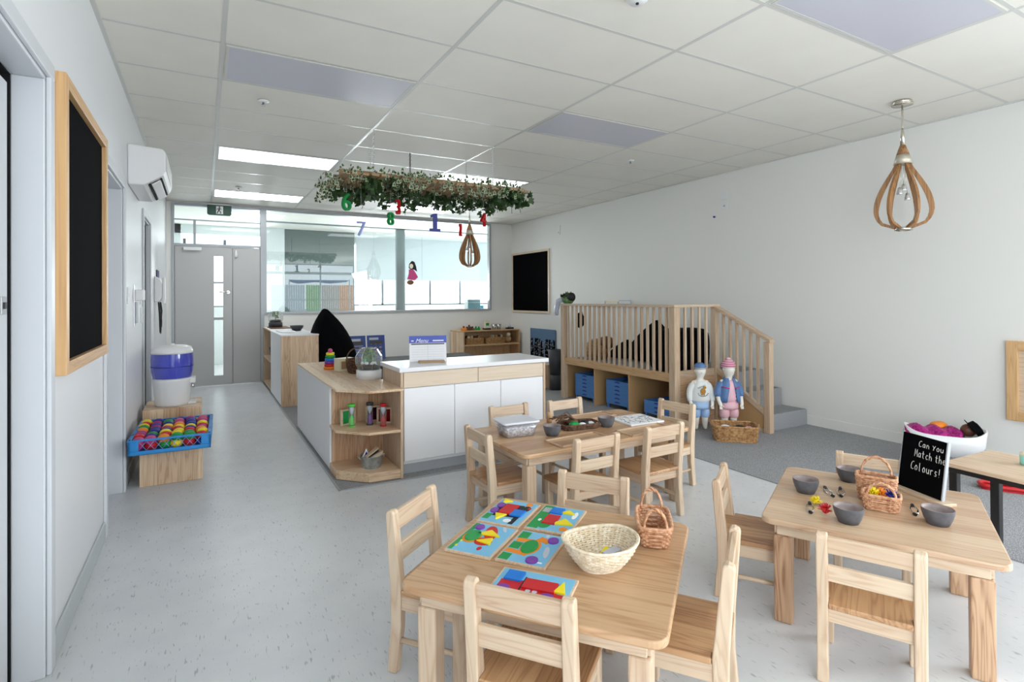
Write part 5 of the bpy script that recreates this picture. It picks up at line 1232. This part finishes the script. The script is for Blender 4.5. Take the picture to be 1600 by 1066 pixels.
tag(MB().lathe([(.016, 0), (.017, .07), (.012, .078)], 18).build('wooden_peg', M['mz'], loc=(2.01, 3.06, HB)), 'upright turned wooden peg on the middle table', 'peg')
t = thing('wicker_tray', 'dark wicker tray of stones and leaves on middle table', 'tray', (2.12, 2.88, HB), -.15)
sh = lambda a: (.13*math.copysign(abs(math.cos(a))**.4, math.cos(a)), .075*math.copysign(abs(math.sin(a))**.4, math.sin(a)))
b = MB(); weave(b, [(.95, .004), (1.0, .03)], 22, 4, .005, .004, sh); hoop(b, 1.0, .032, 40, .006, sh); b.prism([(.95*sh(2*PI*k/20)[0], .95*sh(2*PI*k/20)[1]) for k in range(20)], 0, .005); b.build('woven_body', 'wicker_dark', t)
for k, (x, y, m, s_, lb) in enumerate(((-.05, -.02, 'green', .035, 'green glass stone in the dark wicker tray'), (.01, -.03, 'paper', .026, 'white stone in the dark wicker tray'), (.045, 0, 'ink', .032, 'black stone in the dark wicker tray'), (.085, -.02, 'paper', .024, 'pale shell at the right of the wicker tray'), (-.02, .04, 'wicker_dark', .04, 'brown curled leaf in the dark wicker tray'), (.125, -.05, 'sandbrown', .022, 'tan pebble at the end of the wicker tray'))):
    o = MB().ball((0, 0, 0), s_, 12, 8, sz=.65, jit=.08).build('nature_item', m, loc=(2.12+x, 2.88+y, HB+.006+s_*.6)); tag(o, lb, 'nature item')
b = MB()
for k in range(9): b.tube([(0, 0, 0), (random.uniform(-.10, -.02), random.uniform(-.03, .06), random.uniform(.02, .05)), (random.uniform(-.2, -.1), random.uniform(-.04, .05), random.uniform(.0, .03))], .004, 5)
tag(b.build('twig_bundle', 'wicker_dark', loc=(2.10, 2.90, HB+.05)), 'dark brown twigs sticking out of the wicker tray', 'twigs')
t = thing('picture_book', 'white board book printed with grey drawings on middle table', 'book', (2.575, 2.84, HB), -.05)
MB().box(-.14, .14, -.125, .125, 0, .012).build('pages', 'paper', t, bevel=.002); b = MB(); r_ = random.Random(8)
for k in range(46):
    x, y, q, w_ = r_.uniform(-.12, .12), r_.uniform(-.105, .105), r_.uniform(0, 3.1), r_.uniform(.008, .03)
    b.box(-w_, w_, -.0018, .0018, .012, .0126, Matrix.Translation((x, y, 0)) @ Matrix.Rotation(q, 4, 'Z'))
b.build('line_drawing', 'darkgrey', t)
for k, (x, y, rz, w_, d_, lb) in enumerate(((1.93, 2.62, .05, .19, .085, 'pine tray board on the near left of the middle table'), (2.44, 2.60, .05, .19, .075, 'pine tray board on the near right of the middle table'), (2.36, 3.09, .05, .20, .08, 'pine tray board on the far side of the middle table'))):
    t = thing('pine_tray', lb, 'tray', (x, y, HB), rz, 'pine tray boards on the middle table')
    MB().box(-w_, w_, -d_, d_, 0, .006).build('base', 'tableB', t); f = MB().box(-w_, w_, -d_, -d_+.008, .006, .012).box(-w_, w_, d_-.008, d_, .006, .012).box(-w_, -w_+.008, -d_, d_, .006, .012).box(w_-.008, w_, -d_, d_, .006, .012); f.build('rim', 'wx', t)

# ------------------------------------------------------------ things on table C
GCb = 'grey bowls on the right table'
bowl('grey bowl at the left corner of the right table', 2.395, 1.515, HC, .054, GCb); bowl('grey bowl at the back of the right table behind willow baskets', 2.72, 1.50, HC, .055, GCb)
bowl('grey bowl at the near edge of the right table, centre', 2.222, 1.230, HC, .054, GCb); bowl('grey bowl beside the foot of the chalk sign', 2.505, 1.045, HC, .055, GCb)
def tongs(label, x, y, rz):
    t = thing('steel_tongs', label, 'tongs', (x, y, HC), rz, 'small steel tongs on the right table')
    for s_ in (-1, 1):
        MB().tube([(-.055, 0, .006), (-.03, s_*.010, .007), (.0, s_*.014, .007), (.03, s_*.010, .007), (.05, s_*.004, .006)], [.004, .0035, .0035, .004, .005], 6, flat=.6).build('arm', 'chrome', t)
    MB().tube([(-.062, 0, .006), (-.050, 0, .008)], .007, 8).build('hinge', 'blackplast', t)
    MB().tube([(.047, -.005, .006), (.06, 0, .006)], .006, 8).build('tip', 'blackplast', t)
tongs('steel tongs left of the red spiky toy', 2.22, 1.385, math.radians(215)); tongs('steel tongs touching the left bowl', 2.475, 1.455, math.radians(228))
tongs('steel tongs between the back bowl and willow baskets', 2.515, 1.425, math.radians(212)); tongs('steel tongs lying in front of the chalk sign', 2.565, 1.155, math.radians(210))
def spiky(label, loc, m, r, n, name='spiky_toy', grp=None):
    t = thing(name, label, 'toy', loc, 0, grp); rs = random.Random(hash(label) % 1000 if False else len(label)); MB().ball((0, 0, r*.7), r*.55, 10, 7, sz=.8).build('body', m, t); b = MB()
    for k in range(n):
        a = rs.uniform(0, 6.28); e = rs.uniform(-.2, 1.4); d = Vector((math.cos(a)*math.cos(e), math.sin(a)*math.cos(e), math.sin(e)))
        b.tube([tuple(Vector((0, 0, r*.7))+d*r*.3), tuple(Vector((0, 0, r*.7))+d*r*1.15)], [r*.10, r*.05], 4)
    b.build('spikes', m, t)
spiky('red spiky toy on the right table beside tongs', (2.215, 1.318, HC), 'red', .026, 44); spiky('yellow spiky toy on the right table beside tongs', (2.285, 1.40, HC), 'yellow', .022, 44)
def trough2(label, loc, rz, L, Wb, h, hs):
    t = thing('willow_basket', label, 'basket', loc, rz)
    sh = lambda a: (L/2*math.copysign(abs(math.cos(a))**.35, math.cos(a)), Wb/2*math.copysign(abs(math.sin(a))**.35, math.sin(a)))
    b = MB(); weave(b, [(.88, .004), (.97, h*.5), (1.05, h)], 22, int(h/.0078), .0042, .0035, sh, .004); hoop(b, 1.06, h+.002, 44, .006, sh); b.build('woven_body', 'wicker_red', t)
    MB().prism([(.88*sh(2*PI*k/20)[0], .88*sh(2*PI*k/20)[1]) for k in range(20)], .001, .007).build('base', 'wicker_red', t)
    b = MB()
    for off in (0, PI): b.tube([(L*.40*math.cos(PI*k/20), -Wb*.45+.004*math.cos(k*1.1+off), h+hs*math.sin(PI*k/20)+.004*math.sin(k*1.1+off)) for k in range(21)], .0042, 5)
    b.build('twisted_handle', 'wicker_red', t)
trough2('low reddish willow basket on the right table, holding spiky toys', (2.475, 1.235, HC), math.radians(-64), .125, .085, .062, .055)
trough2('taller reddish willow basket behind the low one on right table', (2.565, 1.30, HC), math.radians(-64+180), .14, .075, .105, .075)
for k, (dx, dy, m, nm) in enumerate(((-.02, .02, 'yellow', 'left'), (.0, .0, 'orange', 'middle'), (.015, -.03, 'navy', 'right'))):
    spiky('%s spiky toy in the low willow basket' % {'yellow': 'yellow', 'orange': 'orange', 'navy': 'dark blue'}[m], (2.475+dx, 1.235+dy, HC+.042), m, .026, 60, grp='spiky toys in the willow basket')
# chalk sign
SGN = (2.79, 1.235); t = thing('chalk_sign', 'black chalk sign reading Can you Match the Colours on right table', 'sign', (SGN[0], SGN[1], HC), math.radians(-110))
Rr = Matrix.Rotation(-.14, 4, 'X')
MB().box(-.145, .145, -.035, .035, 0, .014).build('stand', 'wx', t, bevel=.003)
MB().box(-.108, .108, -.004, .004, .010, .262, Rr).build('slate', 'black', t)
MB().box(.108, .114, -.007, .007, .008, .264, Rr).box(-.11, -.108, -.006, .006, .008, .264, Rr).build('edge', 'chalkgrey', t)
STR = {
 'C': [[(.9, .95), (.6, 1.0), (.2, .75), (.05, .4), (.2, .05), (.6, 0), (.85, .1)]],
 'a': [[(.75, .5), (.4, .62), (.1, .35), (.2, .02), (.55, .05), (.75, .35)], [(.75, .6), (.78, 0)]],
 'n': [[(.15, .6), (.15, 0)], [(.15, .35), (.45, .62), (.75, .45), (.78, 0)]],
 'Y': [[(.05, .75), (.4, .45)], [(.85, .8), (.4, .3), (.3, 0)]],
 'o': [[(.45, .62), (.1, .35), (.3, 0), (.7, .05), (.8, .4), (.45, .62)]],
 'u': [[(.1, .6), (.15, .15), (.4, 0), (.75, .2)], [(.8, .6), (.8, 0)]],
 'M': [[(.05, 0), (.15, 1.0), (.45, .3), (.8, 1.0), (.9, 0)]],
 't': [[(.4, .95), (.4, .1), (.7, 0)], [(.1, .62), (.75, .62)]],
 'c': [[(.8, .52), (.45, .6), (.15, .3), (.4, 0), (.8, .08)]],
 'h': [[(.1, 1.0), (.12, 0)], [(.12, .35), (.45, .58), (.75, .4), (.78, 0)]],
 'e': [[(.15, .3), (.8, .35), (.6, .6), (.25, .55), (.1, .25), (.4, 0), (.85, .08)]],
 'l': [[(.3, 1.0), (.35, 0), (.5, 0)]],
 'r': [[(.15, .6), (.2, 0)], [(.2, .4), (.5, .62), (.75, .55)]],
 's': [[(.75, .55), (.35, .62), (.25, .4), (.65, .22), (.55, .02), (.15, .05)]],
 '!': [[(.3, 1.0), (.28, .3)], [(.26, .06), (.27, .03)]]}
def chalk_line(txt, x0, z0, h, adv, slope=0):
    b = MB(); x = x0
    for ch in txt:
        if ch == ' ': x += adv*.6; continue
        for stroke in STR[ch]:
            b.tube([Rr @ Vector((x+p[0]*adv*.85, -.0048, z0+slope*(x-x0)+p[1]*h)) for p in stroke], .0011, 5)
        x += adv
    b.build('chalk_writing', 'chalk', t)
chalk_line('Can You', -.024, .214, .026, .0185); chalk_line('Match the', -.040, .166, .033, .0178); chalk_line('Colours!', -.052, .106, .036, .0190)

# ------------------------------------------------------------ second desk, cradle, frame
t = thing('narrow_desk', 'narrow pale desk with black steel legs at right edge', 'desk', (3.40, .86, 0), -.06)
DH = .50
MB().prism(rrect(-.23, .23, -.62, .44, .015), DH-.02, DH).build('desktop', M['laminate_y'] if 'laminate_y' in M else 'wy', t, bevel=.003)
f = MB().box(-.215, -.19, -.58, .42, DH-.045, DH-.021).box(.19, .215, -.58, .42, DH-.045, DH-.021).box(-.19, .19, .395, .42, DH-.045, DH-.021); f.build('steel_frame', 'blackplast', t)
for x in (-.2, .2):
    for y in ((-.56,) if x < 0 else (-.56, .40)): MB().box(x-.02, x+.02, y-.02, y+.02, 0, DH-.045).build('leg', 'blackplast', t, bevel=.003)
MB().box(-.215, -.18, .385, .42, 0, DH-.045).build('leg', 'blackplast', t, bevel=.003)
t = thing('mint_jar', 'mint green jar on the narrow desk at right edge', 'jar', (3.475, 1.075, DH)); MB().lathe([(.022, 0), (.028, .003), (.030, .045), (.027, .047)], 20).build('jar', 'mint', t); MB().lathe([(.030, .047), (.030, .058), (.002, .059)], 20).build('lid', 'cream', t)
t = thing('red_tray', 'red plastic tray on the carpet beneath the narrow desk', 'tray', (4.72, 1.58, .006), -1.0); f = MB(); pp = rrect(-.13, .13, -.055, .055, .04); f.tube([(x, y, .026) for x, y in pp], .014, 8, closed=True); f.build('rim', 'red', t); MB().prism(pp, 0, .012).build('base', 'red', t)
tag(MB().box(-.04, .04, -.03, .03, 0, .05).build('white_card', 'paper', loc=(4.05, 1.75, .006), rot=(0, 0, -.5)), 'small white card standing on carpet behind the chalk sign', 'card')
t = thing('doll_cradle', 'white doll cradle on the carpet beside the right wall', 'cradle', (5.00, 2.04, .006), math.radians(-62)); t.scale = (.86, .86, .95)
def tub_rings(z0, z1, k=1): return None
L_, Wd_ = .30, .17
b = MB()
def oval(a_, c_, z, tilt=0): return [(a_*math.copysign(abs(math.cos(2*PI*k/28))**.7, math.cos(2*PI*k/28)), c_*math.copysign(abs(math.sin(2*PI*k/28))**.7, math.sin(2*PI*k/28)), z+tilt*abs(math.cos(2*PI*k/28))**3*(1)) for k in range(28)]
b.loft([oval(L_*.8, Wd_*.7, .10), oval(L_*.95, Wd_*.95, .19), oval(L_, Wd_, .27, .05), oval(L_*.95, Wd_*.93, .27, .05), oval(L_*.9, Wd_*.85, .19), oval(L_*.75, Wd_*.6, .13)]); b.build('cradle_shell', 'plastic_white', t)
for x in (-.2, .2): MB().tube([(x, -.18, .02), (x, -.1, .005), (x, 0, .0), (x, .1, .005), (x, .18, .02)], .012).build('rocker', 'plastic_white', t); MB().box(x-.015, x+.015, -.08, .08, .0, .12).build('support', 'plastic_white', t)
c_ = Vector((4.78, 2.02, 0)); R58 = Matrix.Rotation(math.radians(-58), 3, 'Z')
t = thing('doll', 'brown skinned doll in black hat lying in the white cradle', 'doll', (5.00, 2.04, .16), math.radians(-62)); t.scale = (.86, .86, .86)
b = MB(); b.ball((.17, 0, .16), .055, 14, 10, sx=1.05).tube([(-.18, 0, .06), (-.05, 0, .09), (.06, 0, .10), (.14, 0, .13)], [.03, .05, .055, .03], 12); b.build('body', 'darkskin', t)
MB().ball((.15, -.045, .185), .008, 8, 6).ball((.16, -.04, .20), .006, 8, 6).build('face', 'brown', t)
b = MB(); b.lathe([(.10, 0), (.10, .006), (.068, .008), (.066, .05), (.03, .062), (.002, .063)], 26).build('hat', 'blackfab', t, loc=(.20, .0, .165), rot=(0, .95, 0))
def blanket(b, x0, x1, y0, y1, n=18, m_=10):
    rs = random.Random(1); G = [[None]*(m_+1) for _ in range(n+1)]
    for i in range(n+1):
        for j in range(m_+1):
            x = x0+(x1-x0)*i/n; v = j/m_*2-1; y = (y0+y1)/2+(y1-y0)/2*v
            z = .15*(1-v*v*.75)+.018*math.sin(i*1.1+j*.7)+rs.uniform(-.004, .004)
            G[i][j] = b.bm.verts.new((x, y, z+.0))
    for i in range(n):
        for j in range(m_):
            F = b.bm.faces.new((G[i][j], G[i+1][j], G[i+1][j+1], G[i][j+1])); F.smooth = True
b = MB(); blanket(b, -.29, .12, -.15, .15)
o = b.build('sequin_blanket', mottle(mat('magenta_sequin', srgb(176, 18, 120), .3, .2), srgb(120, 8, 84), srgb(206, 40, 150), 60, bump=.4), loc=(5.00, 2.04, .175), rot=(0, 0, math.radians(-62))); o.scale = (.86, .86, .86)
sm = o.modifiers.new('thick', 'SOLIDIFY'); sm.thickness = .008; tag(o, 'magenta sequin blanket over the doll in the white cradle', 'blanket')
p = R58 @ Vector((-.02, .08, 0)); o = MB().ball((0, 0, 0), .055, 14, 8, sx=1.4, sz=.6, jit=.04).build('orange_cushion', 'orange', loc=(5.00+p.x, 2.04+p.y, .30)); tag(o, 'small orange cushion behind the magenta blanket', 'cushion')
# framed picture on the right wall
t = thing('framed_picture', 'pine framed sunset picture on right wall at photo edge', 'picture', (XR, 1.41, .365))
f = MB(); Y0, Y1, Hh = -.38, .38, .61
for q in (Y0, Y1-.07): MB().box(-.035, 0, q, q+.07, 0, Hh).build('frame_stile', 'frame_pine', t, bevel=.004)
for q in (0, Hh-.07): MB().box(-.035, 0, Y0+.07, Y1-.07, q, q+.07).build('frame_rail', 'frame_pine_y', t, bevel=.004)
MB().box(-.012, -.002, Y0+.07, Y1-.07, .07, Hh-.07).build('backing_board', 'wy', t)
MB().box(-.014, -.012, Y0+.14, Y1-.14, .12, .30).build('sunset_lower', 'orange', t); MB().box(-.014, -.012, Y0+.14, Y1-.14, .30, .50).build('sunset_upper', 'pink', t)
MB().box(-.016, -.014, Y0+.15, Y1-.15, .12, .16).box(-.016, -.014, Y1-.2, Y1-.15, .3, .42).build('dark_silhouette', 'ink', t)
